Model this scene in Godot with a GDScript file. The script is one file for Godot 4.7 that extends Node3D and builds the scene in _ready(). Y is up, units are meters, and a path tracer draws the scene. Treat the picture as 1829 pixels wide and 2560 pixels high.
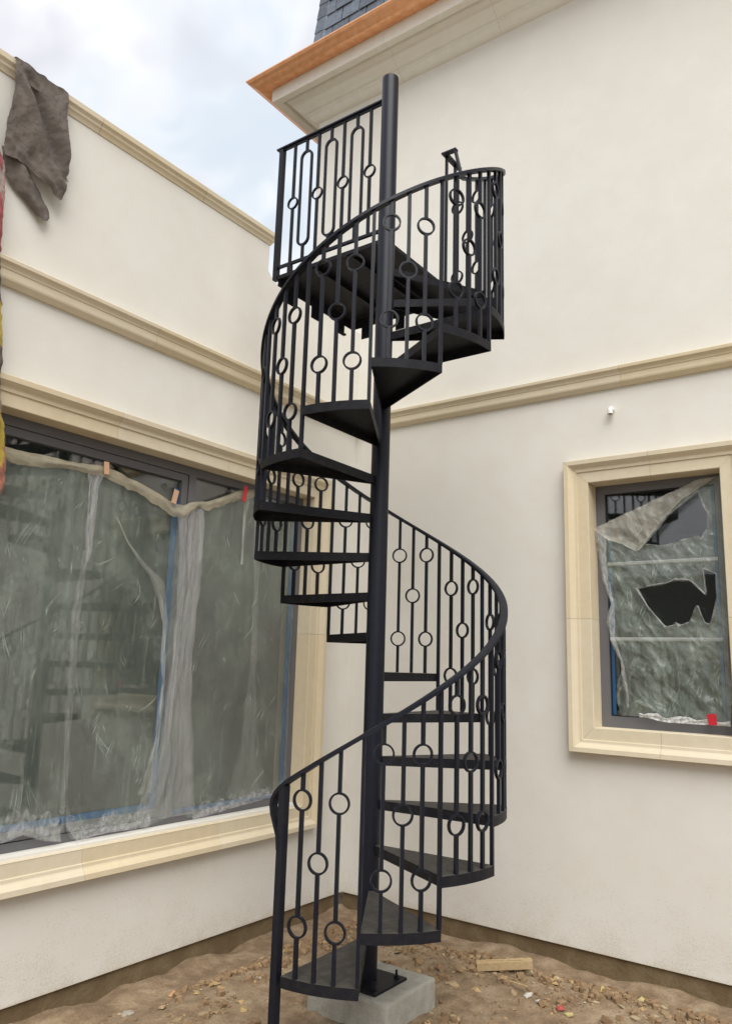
extends Node3D
# A courtyard corner: black spiral stair in front of two plastered walls. Metres, y up.
# The inside corner of the two walls stands at x = 0, z = 0; the left wall is the plane x = 0, the right wall z = 0.

var rng := RandomNumberGenerator.new()
var used := {}
var M := {}
var noise := FastNoiseLite.new()
const POLE := Vector3(1.5936, 0.0, 1.8578)
const R := 0.7753
const RISE := 0.241
const TREAD0 := 0.457
const TH0 := -87.28
const STEP := 29.82
const RAIL := 0.92
const BAR := 0.0185

# ---------------------------------------------------------------- naming helpers
func numbered(called: String) -> String:
	if not used.has(called):
		used[called] = 0
		return called
	used[called] += 1
	return "%s_%03d" % [called, used[called]]

func tag(o: Node, label: String, category: String, group := "") -> Node:
	o.set_meta("label", label)
	o.set_meta("category", category)
	if group != "":
		o.set_meta("group", group)
	return o

func thing(called: String, label: String, category: String, at := Vector3.ZERO, group := "") -> Node3D:
	var o := Node3D.new()
	o.name = numbered(called)
	add_child(o, true)
	o.position = at
	tag(o, label, category, group)
	return o

func part(called: String, parent: Node3D, at := Vector3.ZERO) -> Node3D:
	var o := Node3D.new()
	o.name = called
	parent.add_child(o, true)
	o.position = at
	return o

func begin(smooth := false) -> SurfaceTool:
	var st := SurfaceTool.new()
	st.begin(Mesh.PRIMITIVE_TRIANGLES)
	st.set_smooth_group(0 if smooth else -1)
	return st

func done(st: SurfaceTool) -> ArrayMesh:
	st.generate_normals()
	return st.commit()

func put(called: String, mesh: Mesh, mat: Material, parent: Node3D, at := Vector3.ZERO) -> MeshInstance3D:
	var o := MeshInstance3D.new()
	o.name = called if parent != self else numbered(called)
	o.mesh = mesh
	o.material_override = mat
	parent.add_child(o, true)
	o.position = at
	return o

func obj(called: String, st: SurfaceTool, mat: Material, parent: Node3D, at := Vector3.ZERO) -> MeshInstance3D:
	return put(called, done(st), mat, parent, at)

# ---------------------------------------------------------------- shapes
func tri(st: SurfaceTool, a: Vector3, b: Vector3, c: Vector3, out: Vector3) -> void:
	if (c - a).cross(b - a).dot(out) < 0.0:
		var t := b
		b = c
		c = t
	st.add_vertex(a)
	st.add_vertex(b)
	st.add_vertex(c)

func quad(st: SurfaceTool, a: Vector3, b: Vector3, c: Vector3, d: Vector3, out: Vector3) -> void:
	tri(st, a, b, c, out)
	tri(st, a, c, d, out)

func hexa(st: SurfaceTool, p: Array) -> void:
	# eight corners: bottom ring 0-3, top ring 4-7
	var mid := Vector3.ZERO
	for q in p:
		mid += q
	mid /= 8.0
	for f in [[0, 1, 2, 3], [4, 5, 6, 7], [0, 1, 5, 4], [1, 2, 6, 5], [2, 3, 7, 6], [3, 0, 4, 7]]:
		var c: Vector3 = (p[f[0]] + p[f[1]] + p[f[2]] + p[f[3]]) / 4.0
		quad(st, p[f[0]], p[f[1]], p[f[2]], p[f[3]], c - mid)

func box(st: SurfaceTool, lo: Vector3, hi: Vector3) -> void:
	hexa(st, [Vector3(lo.x, lo.y, lo.z), Vector3(hi.x, lo.y, lo.z), Vector3(hi.x, lo.y, hi.z), Vector3(lo.x, lo.y, hi.z),
		Vector3(lo.x, hi.y, lo.z), Vector3(hi.x, hi.y, lo.z), Vector3(hi.x, hi.y, hi.z), Vector3(lo.x, hi.y, hi.z)])

func sweep(st: SurfaceTool, prof: PackedVector2Array, frames: Array, caps := true) -> void:
	# prof: closed polygon; frames: [origin, u, v]
	var area := 0.0
	var n := prof.size()
	for i in n:
		area += prof[i].cross(prof[(i + 1) % n])
	var sg := 1.0 if area > 0.0 else -1.0
	for k in frames.size() - 1:
		var f: Array = frames[k]
		var g: Array = frames[k + 1]
		for i in n:
			var p := prof[i]
			var q := prof[(i + 1) % n]
			var e := (q - p)
			var nn := Vector2(e.y, -e.x) * sg
			var a: Vector3 = f[0] + f[1] * p.x + f[2] * p.y
			var b: Vector3 = f[0] + f[1] * q.x + f[2] * q.y
			var c: Vector3 = g[0] + g[1] * q.x + g[2] * q.y
			var d: Vector3 = g[0] + g[1] * p.x + g[2] * p.y
			var out: Vector3 = (f[1] + g[1]) * nn.x + (f[2] + g[2]) * nn.y
			quad(st, a, b, c, d, out)
	if caps:
		var idx := Geometry2D.triangulate_polygon(prof)
		for side in 2:
			var f: Array = frames[0] if side == 0 else frames[frames.size() - 1]
			var o: Array = frames[1] if side == 0 else frames[frames.size() - 2]
			var dir: Vector3 = f[0] - o[0]
			for t in range(0, idx.size(), 3):
				var w := []
				for s in 3:
					var p := prof[idx[t + s]]
					w.append(f[0] + f[1] * p.x + f[2] * p.y)
				tri(st, w[0], w[1], w[2], dir)

func rect(w: float, h: float) -> PackedVector2Array:
	return PackedVector2Array([Vector2(-w / 2, -h / 2), Vector2(w / 2, -h / 2), Vector2(w / 2, h / 2), Vector2(-w / 2, h / 2)])

func bar(st: SurfaceTool, a: Vector3, b: Vector3, w: float, h: float, side := Vector3.RIGHT) -> void:
	var d := (b - a).normalized()
	var v := d.cross(side).normalized()
	var u := v.cross(d).normalized()
	sweep(st, rect(w, h), [[a, u, v], [b, u, v]])

func lathe(st: SurfaceTool, at: Vector3, prof: Array, seg := 40) -> void:
	# prof: Vector2(radius, y), bottom to top
	for i in seg:
		var a0 := TAU * i / seg
		var a1 := TAU * (i + 1) / seg
		var d0 := Vector3(cos(a0), 0, sin(a0))
		var d1 := Vector3(cos(a1), 0, sin(a1))
		for k in prof.size() - 1:
			var p: Vector2 = prof[k]
			var q: Vector2 = prof[k + 1]
			var e := q - p
			var out := (d0 + d1) * e.y - Vector3.UP * e.x * 2.0
			var A := at + d0 * p.x + Vector3.UP * p.y
			var B := at + d1 * p.x + Vector3.UP * p.y
			var C := at + d1 * q.x + Vector3.UP * q.y
			var D := at + d0 * q.x + Vector3.UP * q.y
			if p.x > 0.00001:
				tri(st, A, B, C, out)
			if q.x > 0.00001:
				tri(st, A, C, D, out)

func ring_mesh(ro: float, ri: float, deep: float) -> ArrayMesh:
	# a flat ring that stands in the x-y plane
	var st := begin()
	var n := 28
	for i in n:
		var a0 := TAU * i / n
		var a1 := TAU * (i + 1) / n
		var d0 := Vector3(cos(a0), sin(a0), 0)
		var d1 := Vector3(cos(a1), sin(a1), 0)
		var h := Vector3(0, 0, deep / 2)
		var m := d0 + d1
		quad(st, d0 * ro - h, d1 * ro - h, d1 * ro + h, d0 * ro + h, m)
		quad(st, d0 * ri - h, d1 * ri - h, d1 * ri + h, d0 * ri + h, -m)
		quad(st, d0 * ri + h, d1 * ri + h, d1 * ro + h, d0 * ro + h, h)
		quad(st, d0 * ri - h, d1 * ri - h, d1 * ro - h, d0 * ro - h, -h)
	return done(st)

func sheet(nu: int, nv: int, at: Callable, keep = null, alpha = null, uvs := true) -> ArrayMesh:
	# a smooth grid; at(u, v) -> Vector3
	var st := begin(true)
	var P := []
	var U := []
	var A := []
	for j in nv + 1:
		for i in nu + 1:
			var u := float(i) / nu
			var v := float(j) / nv
			P.append(at.call(u, v))
			U.append(Vector2(u, v))
			A.append(alpha.call(u, v) if alpha != null else Color.WHITE)
	var index := func(k: int):
		st.set_uv(U[k])
		st.set_color(A[k])
		st.add_vertex(P[k])
	for j in nv:
		for i in nu:
			var a := j * (nu + 1) + i
			var ids := [a, a + 1, a + nu + 2, a, a + nu + 2, a + nu + 1]
			if keep != null and not keep.call((i + 0.5) / nu, (j + 0.5) / nv):
				continue
			for k in ids:
				index.call(k)
	return done(st)

# ---------------------------------------------------------------- textures and materials
func field(size: int, freq: float, octaves: int, seed_: int, kind := FastNoiseLite.TYPE_SIMPLEX_SMOOTH) -> PackedByteArray:
	var n := FastNoiseLite.new()
	n.noise_type = kind
	n.seed = seed_
	n.frequency = freq
	n.fractal_octaves = octaves
	var im := n.get_seamless_image(size, size)
	im.convert(Image.FORMAT_L8)
	return im.get_data()

func ramp_texture(size: int, fields: Array, weights: Array, stops: Array) -> ImageTexture:
	# sum of weighted fields looked up in a ramp of [position, linear colour]
	var lut := PackedByteArray()
	lut.resize(768)
	for i in 256:
		var t := i / 255.0
		var c: Color = stops[0][1]
		for k in stops.size() - 1:
			if t >= stops[k][0]:
				var w := clampf((t - stops[k][0]) / maxf(0.0001, stops[k + 1][0] - stops[k][0]), 0, 1)
				c = (stops[k][1] as Color).lerp(stops[k + 1][1], w)
		c = c.linear_to_srgb()
		lut[i * 3] = int(clampf(c.r, 0, 1) * 255)
		lut[i * 3 + 1] = int(clampf(c.g, 0, 1) * 255)
		lut[i * 3 + 2] = int(clampf(c.b, 0, 1) * 255)
	var data := PackedByteArray()
	data.resize(size * size * 3)
	for i in size * size:
		var s := 0.0
		for k in fields.size():
			s += fields[k][i] * weights[k]
		var q := clampi(int(s), 0, 255) * 3
		data[i * 3] = lut[q]
		data[i * 3 + 1] = lut[q + 1]
		data[i * 3 + 2] = lut[q + 2]
	return ImageTexture.create_from_image(Image.create_from_data(size, size, false, Image.FORMAT_RGB8, data))

func normal_texture(size: int, fields: Array, weights: Array, strength: float) -> ImageTexture:
	var data := PackedByteArray()
	data.resize(size * size)
	for i in size * size:
		var s := 0.0
		for k in fields.size():
			s += fields[k][i] * weights[k]
		data[i] = clampi(int(s), 0, 255)
	var im := Image.create_from_data(size, size, false, Image.FORMAT_L8, data)
	im.convert(Image.FORMAT_RGBA8)
	im.bump_map_to_normal_map(strength)
	return ImageTexture.create_from_image(im)

func lin(r: float, g: float, b: float, a := 1.0) -> Color:
	var c := Color(r, g, b).linear_to_srgb()
	c.a = a
	return c

func mat(called: String, c: Color, rough: float, tex: Texture2D = null, tile := 1.0, nrm: Texture2D = null, nscale := 1.0) -> StandardMaterial3D:
	var m := StandardMaterial3D.new()
	m.resource_name = called
	m.albedo_color = c
	m.roughness = rough
	m.cull_mode = BaseMaterial3D.CULL_DISABLED
	if tex or nrm:
		m.uv1_triplanar = true
		m.uv1_world_triplanar = true
		m.uv1_scale = Vector3.ONE / tile
		m.albedo_texture = tex
		if nrm:
			m.normal_enabled = true
			m.normal_texture = nrm
			m.normal_scale = nscale
	M[called] = m
	return m

func splash_tint_texture() -> ImageTexture:
	# mud flecks on the plaster foot, thickened with faint yellow to paint bounced warmth: 4.4 m wide, 1.4 m high
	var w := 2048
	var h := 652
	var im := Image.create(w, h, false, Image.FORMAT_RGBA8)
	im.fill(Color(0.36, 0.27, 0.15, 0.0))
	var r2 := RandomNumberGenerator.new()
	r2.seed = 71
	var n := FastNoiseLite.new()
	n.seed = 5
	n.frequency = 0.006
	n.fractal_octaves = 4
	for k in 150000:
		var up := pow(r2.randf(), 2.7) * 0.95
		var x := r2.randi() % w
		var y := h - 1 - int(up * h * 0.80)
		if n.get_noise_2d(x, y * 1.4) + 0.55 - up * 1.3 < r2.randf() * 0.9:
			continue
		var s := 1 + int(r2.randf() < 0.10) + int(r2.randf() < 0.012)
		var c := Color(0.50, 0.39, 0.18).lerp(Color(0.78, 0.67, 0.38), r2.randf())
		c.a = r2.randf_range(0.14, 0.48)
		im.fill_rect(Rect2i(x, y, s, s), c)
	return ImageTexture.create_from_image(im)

func film_texture(w: int, h: int, seed_: int, base: float, creases: int) -> ImageTexture:
	# thin dusty polythene: milky patches where it clings, creases and streaks of thicker film
	var n := FastNoiseLite.new()
	n.seed = seed_
	n.frequency = 0.006
	n.fractal_octaves = 4
	var n2 := FastNoiseLite.new()
	n2.seed = seed_ + 3
	n2.frequency = 0.03
	n2.fractal_octaves = 3
	var r2 := RandomNumberGenerator.new()
	r2.seed = seed_
	var data := PackedByteArray()
	data.resize(w * h * 4)
	for y in h:
		for x in w:
			var a := base + 0.16 * n.get_noise_2d(x * 0.35 + 200.0, y * 0.28)
			var cling := n.get_noise_2d(x * 1.1 + 900.0, y * 0.62) + 0.30 * n2.get_noise_2d(x * 1.6, y * 1.2)
			a += 0.045 * smoothstep(0.20, 0.26, cling) + 0.07 * smoothstep(-0.3, 0.5, cling)
			a += 0.05 * n2.get_noise_2d(x * 4.0, y * 0.5 + 700.0)
			var streak := n2.get_noise_2d(x * 2.2, y * 0.10 + 300.0)
			if streak > 0.36:
				a += 0.11 * (streak - 0.36) / 0.3
			var fleck := r2.randf()
			if fleck > 0.994:
				a += 0.22
			var q := (y * w + x) * 4
			data[q] = 170
			data[q + 1] = 181
			data[q + 2] = 168
			data[q + 3] = int(clampf(a, 0.0, 1.0) * 255)
	var im := Image.create_from_data(w, h, false, Image.FORMAT_RGBA8, data)
	# creases: short bright strokes that branch
	for k in creases:
		var start := Vector2(r2.randf() * w, r2.randf() * h)
		var heading := Vector2(r2.randf_range(-0.8, 0.5), 1.0).normalized()
		var bend := r2.randf_range(-0.007, 0.007)
		var span := r2.randi_range(14, 110)
		for strand in r2.randi_range(1, 5):
			var p := start + Vector2(strand * r2.randf_range(2.0, 6.0), r2.randf_range(-8.0, 8.0))
			var dir := heading.rotated(r2.randf_range(-0.14, 0.14))
			var gain := r2.randf_range(0.15, 0.65)
			for s in span:
				p += dir
				dir = dir.rotated(bend)
				var e := 1.0 - absf(s * 2.0 / span - 1.0)
				if p.x > 1 and p.y > 1 and p.x < w - 2 and p.y < h - 2:
					var c := im.get_pixelv(Vector2i(p))
					c.a = clampf(c.a + gain * e, 0, 0.85)
					im.set_pixelv(Vector2i(p), c)
	return ImageTexture.create_from_image(im)

func materials() -> void:
	var f_fine := field(512, 0.11, 3, 11)
	var f_mid := field(512, 0.02, 5, 12)
	var f_big := field(512, 0.006, 4, 13)
	var f_cell := field(512, 0.05, 2, 14, FastNoiseLite.TYPE_CELLULAR)
	var f_sand := field(512, 0.35, 2, 15)
	var n_fine := normal_texture(512, [f_fine], [1.0], 2.0)
	var n_sand := normal_texture(512, [f_sand, f_mid], [0.8, 0.2], 1.2)
	var n_mid := normal_texture(512, [f_mid, f_fine], [0.7, 0.3], 5.0)

	var plaster := ramp_texture(512, [f_big, f_mid, f_fine], [0.5, 0.3, 0.2], [[0.0, Color(0.672, 0.640, 0.565)], [0.5, Color(0.70, 0.677, 0.614)], [1.0, Color(0.725, 0.707, 0.655)]])
	mat("plaster", Color.WHITE, 0.9, plaster, 1.9, n_sand, 0.10)
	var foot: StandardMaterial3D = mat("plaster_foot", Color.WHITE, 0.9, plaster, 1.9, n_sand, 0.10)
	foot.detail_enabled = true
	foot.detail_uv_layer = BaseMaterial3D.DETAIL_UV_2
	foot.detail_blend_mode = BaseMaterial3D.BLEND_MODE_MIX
	foot.detail_albedo = splash_tint_texture()
	var stone := ramp_texture(512, [f_mid, f_big, f_fine], [0.45, 0.35, 0.2], [[0.0, Color(0.60, 0.515, 0.36)], [0.5, Color(0.64, 0.56, 0.405)], [1.0, Color(0.675, 0.60, 0.45)]])
	mat("stone", Color.WHITE, 0.85, stone, 0.9, n_mid, 0.10)
	mat("stone_warm", lin(0.98, 0.95, 0.90), 0.85, stone, 0.8, n_mid, 0.10)
	mat("stone_pale", lin(1.0, 1.0, 1.03), 0.85, stone, 1.1, n_mid, 0.10)
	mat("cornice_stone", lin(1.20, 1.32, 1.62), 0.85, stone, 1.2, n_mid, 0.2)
	var iron := ramp_texture(512, [f_mid, f_fine], [0.6, 0.4], [[0.0, Color(0.0055, 0.007, 0.012)], [0.55, Color(0.008, 0.0095, 0.0165)], [1.0, Color(0.014, 0.015, 0.021)]])
	mat("iron", Color.WHITE, 0.40, iron, 0.5, n_fine, 0.12).metallic_specular = 0.36
	var tread_tex := ramp_texture(512, [f_mid, f_fine], [0.6, 0.4], [[0.0, Color(0.007, 0.008, 0.012)], [0.5, Color(0.014, 0.014, 0.017)], [1.0, Color(0.030, 0.027, 0.026)]])
	mat("tread_iron", Color.WHITE, 0.5, tread_tex, 0.6, n_fine, 0.15).metallic_specular = 0.25
	var dusty := ramp_texture(512, [f_mid, f_fine, f_big], [0.4, 0.3, 0.3], [[0.0, Color(0.022, 0.020, 0.018)], [0.5, Color(0.048, 0.042, 0.035)], [1.0, Color(0.10, 0.085, 0.065)]])
	mat("dusty_iron", Color.WHITE, 0.8, dusty, 0.6, n_fine, 0.15)
	var conc := ramp_texture(512, [f_mid, f_fine, f_big], [0.4, 0.3, 0.3], [[0.0, Color(0.22, 0.205, 0.17)], [0.5, Color(0.36, 0.345, 0.30)], [1.0, Color(0.45, 0.44, 0.40)]])
	mat("concrete", Color.WHITE, 0.9, conc, 0.8, n_mid, 0.5)
	var mud := ramp_texture(512, [f_big, f_mid, f_fine], [0.45, 0.35, 0.2], [[0.0, Color(0.13, 0.088, 0.045)], [0.45, Color(0.20, 0.14, 0.075)], [0.6, Color(0.24, 0.175, 0.10)], [1.0, Color(0.31, 0.24, 0.15)]])
	mat("plinth_mud", lin(0.74, 0.74, 0.70), 0.95, mud, 1.6, n_mid, 0.4)
	var soil := ramp_texture(512, [f_big, f_mid, f_cell, f_fine], [0.36, 0.34, 0.12, 0.18], [[0.0, Color(0.11, 0.070, 0.039)], [0.36, Color(0.185, 0.125, 0.072)], [0.52, Color(0.255, 0.181, 0.110)], [0.64, Color(0.305, 0.228, 0.147)], [1.0, Color(0.43, 0.355, 0.255)]])
	mat("soil", Color.WHITE, 0.97, soil, 1.5, n_mid, 0.9)
	var copper := ramp_texture(512, [f_mid, f_fine], [0.6, 0.4], [[0.0, Color(0.66, 0.28, 0.12)], [0.42, Color(0.86, 0.42, 0.20)], [0.6, Color(0.92, 0.48, 0.25)], [1.0, Color(0.94, 0.58, 0.36)]])
	var cu: StandardMaterial3D = mat("copper", Color.WHITE, 0.3, copper, 1.0, n_mid, 0.15)
	cu.metallic = 0.4
	for k in 4:
		var sl := ramp_texture(256, [field(256, 0.03, 4, 40 + k), field(256, 0.12, 2, 50 + k)], [0.6, 0.4], [[0.0, Color(0.06, 0.073, 0.095)], [0.5, Color(0.10, 0.122, 0.155) * (0.75 + 0.17 * k)], [1.0, Color(0.17, 0.195, 0.225)]])
		mat("slate_%d" % k, Color.WHITE, 0.6, sl, 0.7, n_mid, 0.6)
	mat("frame_grey", lin(0.125, 0.123, 0.13), 0.45, null, 1.0, n_fine, 0.05)
	mat("muntin", lin(0.42, 0.42, 0.42), 0.4)
	mat("gasket", lin(0.012, 0.012, 0.013), 0.6)
	var g := StandardMaterial3D.new()
	g.resource_name = "glass"
	g.transparency = BaseMaterial3D.TRANSPARENCY_ALPHA
	g.albedo_color = lin(0.03, 0.042, 0.036, 0.10)
	g.roughness = 0.02
	g.metallic_specular = 0.7
	g.cull_mode = BaseMaterial3D.CULL_DISABLED
	M["glass"] = g
	for d in [["film_left", film_texture(1024, 1024, 21, 0.19, 170)], ["film_right", film_texture(512, 1024, 33, 0.26, 160)]]:
		var f := StandardMaterial3D.new()
		f.resource_name = d[0]
		f.transparency = BaseMaterial3D.TRANSPARENCY_ALPHA
		f.albedo_texture = d[1]
		f.vertex_color_use_as_albedo = true
		f.roughness = 0.26
		f.metallic_specular = 0.65
		f.cull_mode = BaseMaterial3D.CULL_DISABLED
		M[d[0]] = f
	for d in [["fold", lin(0.60, 0.59, 0.59, 0.36)], ["fold_thin", lin(0.62, 0.62, 0.56, 0.30)], ["fold_faint", lin(0.60, 0.61, 0.57, 0.17)], ["hem", lin(0.50, 0.44, 0.31, 0.62)], ["flap", lin(0.52, 0.49, 0.41, 0.50)], ["hem_white", lin(0.68, 0.68, 0.66, 0.8)]]:
		var f := StandardMaterial3D.new()
		f.resource_name = d[0]
		f.transparency = BaseMaterial3D.TRANSPARENCY_ALPHA
		f.albedo_color = d[1]
		f.vertex_color_use_as_albedo = true
		f.roughness = 0.35
		f.cull_mode = BaseMaterial3D.CULL_DISABLED
		M[d[0]] = f
	mat("tape_red", lin(0.55, 0.015, 0.03), 0.4)
	mat("tape_tan", lin(0.58, 0.36, 0.22), 0.5)
	mat("tape_blue", lin(0.018, 0.085, 0.20), 0.45)
	var cloth := ramp_texture(512, [f_big, f_mid, f_fine], [0.4, 0.4, 0.2], [[0.0, Color(0.095, 0.078, 0.066)], [0.5, Color(0.122, 0.102, 0.088)], [1.0, Color(0.16, 0.138, 0.118)]])
	mat("tarp", Color.WHITE, 0.95, cloth, 0.6, n_mid, 0.6)
	var rag: StandardMaterial3D = mat("rag", Color.WHITE, 0.95, null, 0.3, n_mid, 0.5)
	rag.vertex_color_use_as_albedo = true
	var wood := ramp_texture(512, [field(512, 0.015, 4, 61), f_fine], [0.7, 0.3], [[0.0, Color(0.30, 0.20, 0.095)], [0.5, Color(0.44, 0.32, 0.17)], [1.0, Color(0.54, 0.41, 0.24)]])
	mat("wood", Color.WHITE, 0.85, wood, 0.25, n_mid, 0.5)
	mat("pvc", lin(0.75, 0.74, 0.71), 0.4)
	mat("bore_shade", lin(0.02, 0.02, 0.02), 0.9)
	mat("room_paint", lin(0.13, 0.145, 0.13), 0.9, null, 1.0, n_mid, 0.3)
	mat("bounce_slab", lin(1.75, 1.70, 1.62), 0.9, conc, 1.4)  # concrete lightened so the added slabs throw back more light
	mat("deck", lin(0.3, 0.29, 0.27), 0.9, conc, 1.0)
	mat("shard_white", lin(0.55, 0.52, 0.46), 0.8, null, 0.2, n_mid, 0.5)
	mat("shard_orange", lin(0.46, 0.26, 0.13), 0.85, null, 0.2, n_mid, 0.5)
	mat("shard_grey", lin(0.34, 0.31, 0.25), 0.9, null, 0.2, n_mid, 0.5)
	mat("shard_yellow", lin(0.48, 0.40, 0.17), 0.85, null, 0.2, n_mid, 0.5)
	mat("shard_tan", lin(0.42, 0.31, 0.17), 0.9, null, 0.2, n_mid, 0.5)
	mat("wrapper_red", lin(0.42, 0.09, 0.07), 0.6)
	var chips: StandardMaterial3D = mat("chips", Color.WHITE, 0.95, null, 0.2, n_mid, 0.4)
	chips.vertex_color_use_as_albedo = true
	var leaf: StandardMaterial3D = mat("leaf", lin(0.075, 0.115, 0.035), 0.6)
	leaf.backlight_enabled = true
	leaf.backlight = Color(0.25, 0.35, 0.12)
	mat("bark", lin(0.10, 0.075, 0.05), 0.95, null, 0.4, n_mid, 0.8)
	mat("far_roof", lin(0.10, 0.085, 0.075), 0.9, mud, 1.5)
	mat("far_glass", lin(0.02, 0.025, 0.03), 0.05)

# ---------------------------------------------------------------- sky, camera, sun
func sky_image() -> Image:
	var w := 1024
	var h := 512
	var a := FastNoiseLite.new()
	a.seed = 382
	a.frequency = 1.0
	a.fractal_octaves = 5
	var b := FastNoiseLite.new()
	b.seed = 19
	b.frequency = 2.4
	b.fractal_octaves = 5
	var data := PackedFloat32Array()
	data.resize(w * h * 3)
	for y in h:
		var el := PI * (0.5 - (y + 0.5) / h)
		for x in w:
			var az := TAU * (x + 0.5) / w
			var d := Vector3(cos(el) * sin(az), sin(el), cos(el) * cos(az))
			var up := maxf(d.y, 0.0)
			var p := d * Vector3(1.7, 2.3, 1.7)
			var warp := b.get_noise_3dv(p * 0.6) * 0.35
			var n := a.get_noise_3dv(p + Vector3(warp, warp, -warp))
			var m := b.get_noise_3dv(p * 1.3 + Vector3(7, warp, 3))
			var cover := smoothstep(-0.50, 0.02, n + 0.25 * m)
			var thick := smoothstep(-0.35, 0.45, m + 0.4 * n)
			var blue := Color(0.68, 0.75, 0.82).lerp(Color(0.62, 0.70, 0.79), up)
			var cloud := Color(0.95, 0.95, 0.98).lerp(Color(0.69, 0.70, 0.76), thick)
			var c := blue.lerp(cloud, cover)
			if d.y < 0.0:
				c = Color(0.20, 0.16, 0.11)
			var q := (y * w + x) * 3
			data[q] = c.r
			data[q + 1] = c.g
			data[q + 2] = c.b
	return Image.create_from_data(w, h, false, Image.FORMAT_RGBF, data.to_byte_array())

func stage() -> void:
	var cam := Camera3D.new()
	cam.name = "camera"
	cam.fov = 66.45
	cam.near = 0.05
	cam.far = 900.0
	cam.position = Vector3(4.3534, 1.9387, 5.7715)
	cam.rotation = Vector3(deg_to_rad(11.147), deg_to_rad(36.165), deg_to_rad(1.724))
	add_child(cam)
	cam.current = true
	var env := Environment.new()
	var sm := PanoramaSkyMaterial.new()
	sm.panorama = ImageTexture.create_from_image(sky_image())
	var sky := Sky.new()
	sky.sky_material = sm
	env.background_mode = Environment.BG_SKY
	env.sky = sky
	env.background_energy_multiplier = 0.97
	env.tonemap_mode = Environment.TONE_MAPPER_LINEAR
	env.tonemap_exposure = 1.2
	env.sdfgi_enabled = true
	env.ssao_enabled = true
	env.ssil_enabled = true
	var we := WorldEnvironment.new()
	we.name = "environment"
	we.environment = env
	add_child(we)
	var sun := DirectionalLight3D.new()
	sun.name = "sun"
	sun.light_energy = 0.92
	sun.light_color = Color(1.0, 0.99, 0.975)
	sun.light_angular_distance = 48.0
	sun.shadow_enabled = true
	add_child(sun)
	sun.look_at_from_position(Vector3(0.42, 0.78, 0.46), Vector3.ZERO)

# ---------------------------------------------------------------- ground
func gh(x: float, z: float) -> float:
	var d := minf(x, z)
	var bank := noise.get_noise_2d(x * 2.6 + 7.0, z * 2.6)
	var y := lerpf(-0.095 + 0.06 * bank, -0.095, smoothstep(0.0, 0.30, d))
	y = lerpf(y, 0.065, smoothstep(0.22, 0.80, d + 0.05 * bank))
	var rough := smoothstep(0.0, 0.5, d) * (1.0 - smoothstep(5.0, 9.0, maxf(x, z)))
	y += rough * (0.020 * noise.get_noise_2d(x * 1.6, z * 1.6) + 0.012 * noise.get_noise_2d(x * 9.0, z * 9.0 + 40.0) + 0.008 * noise.get_noise_2d(x * 30.0, z * 30.0))
	y -= 0.05 * smoothstep(6.0, 12.0, maxf(x, z))
	return y

func ground() -> void:
	var xs := [-300.0, -80.0, -20.0, -6.0, -2.0, -0.6, -0.2]
	var v := -0.06
	while v < 4.2:
		xs.append(v)
		v += 0.028
	for e in [4.4, 4.7, 5.1, 5.6, 6.3, 7.2, 8.5, 10.0, 12.0, 15.0, 20.0, 30.0, 60.0, 120.0, 300.0]:
		xs.append(e)
	var n := xs.size() - 1
	var m := sheet(n, n, func(u, w):
		var x: float = xs[int(round(u * n))]
		var z: float = xs[int(round(w * n))]
		return Vector3(x, gh(x, z), z))
	put("ground", m, M.soil, self).set_meta("kind", "structure")

# ---------------------------------------------------------------- the two buildings
func wall_rect(st: SurfaceTool, a0: float, a1: float, y0: float, y1: float, left: bool) -> void:
	# a piece of wall face: a runs along z on the left wall, along x on the right one
	var pts := [Vector2(a0, y0), Vector2(a1, y0), Vector2(a1, y1), Vector2(a0, y1)]
	var out := Vector3.RIGHT if left else Vector3.BACK
	var P := []
	for p in pts:
		P.append(Vector3(0, p.y, p.x) if left else Vector3(p.x, p.y, 0))
	for t in [[0, 1, 2], [0, 2, 3]]:
		var o: Array = t
		if (P[o[2]] - P[o[0]]).cross(P[o[1]] - P[o[0]]).dot(out) < 0:
			o = [t[0], t[2], t[1]]
		for k in o:
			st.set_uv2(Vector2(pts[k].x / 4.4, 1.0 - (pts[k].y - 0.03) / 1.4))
			st.add_vertex(P[k])

func surround_profile() -> PackedVector2Array:
	# (distance out from the opening, projection from the wall)
	return PackedVector2Array([Vector2(0.0020, -0.002), Vector2(0.0020, -0.134), Vector2(-0.0040, -0.134), Vector2(-0.0040, 0.030), Vector2(0.0000, 0.034), Vector2(0.0818, 0.034), Vector2(0.0845, 0.044), Vector2(0.1038, 0.046), Vector2(0.1126, 0.052),
		Vector2(0.1232, 0.064), Vector2(0.1338, 0.074), Vector2(0.1390, 0.080), Vector2(0.1707, 0.082), Vector2(0.1742, 0.078), Vector2(0.1742, -0.002)])

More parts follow.
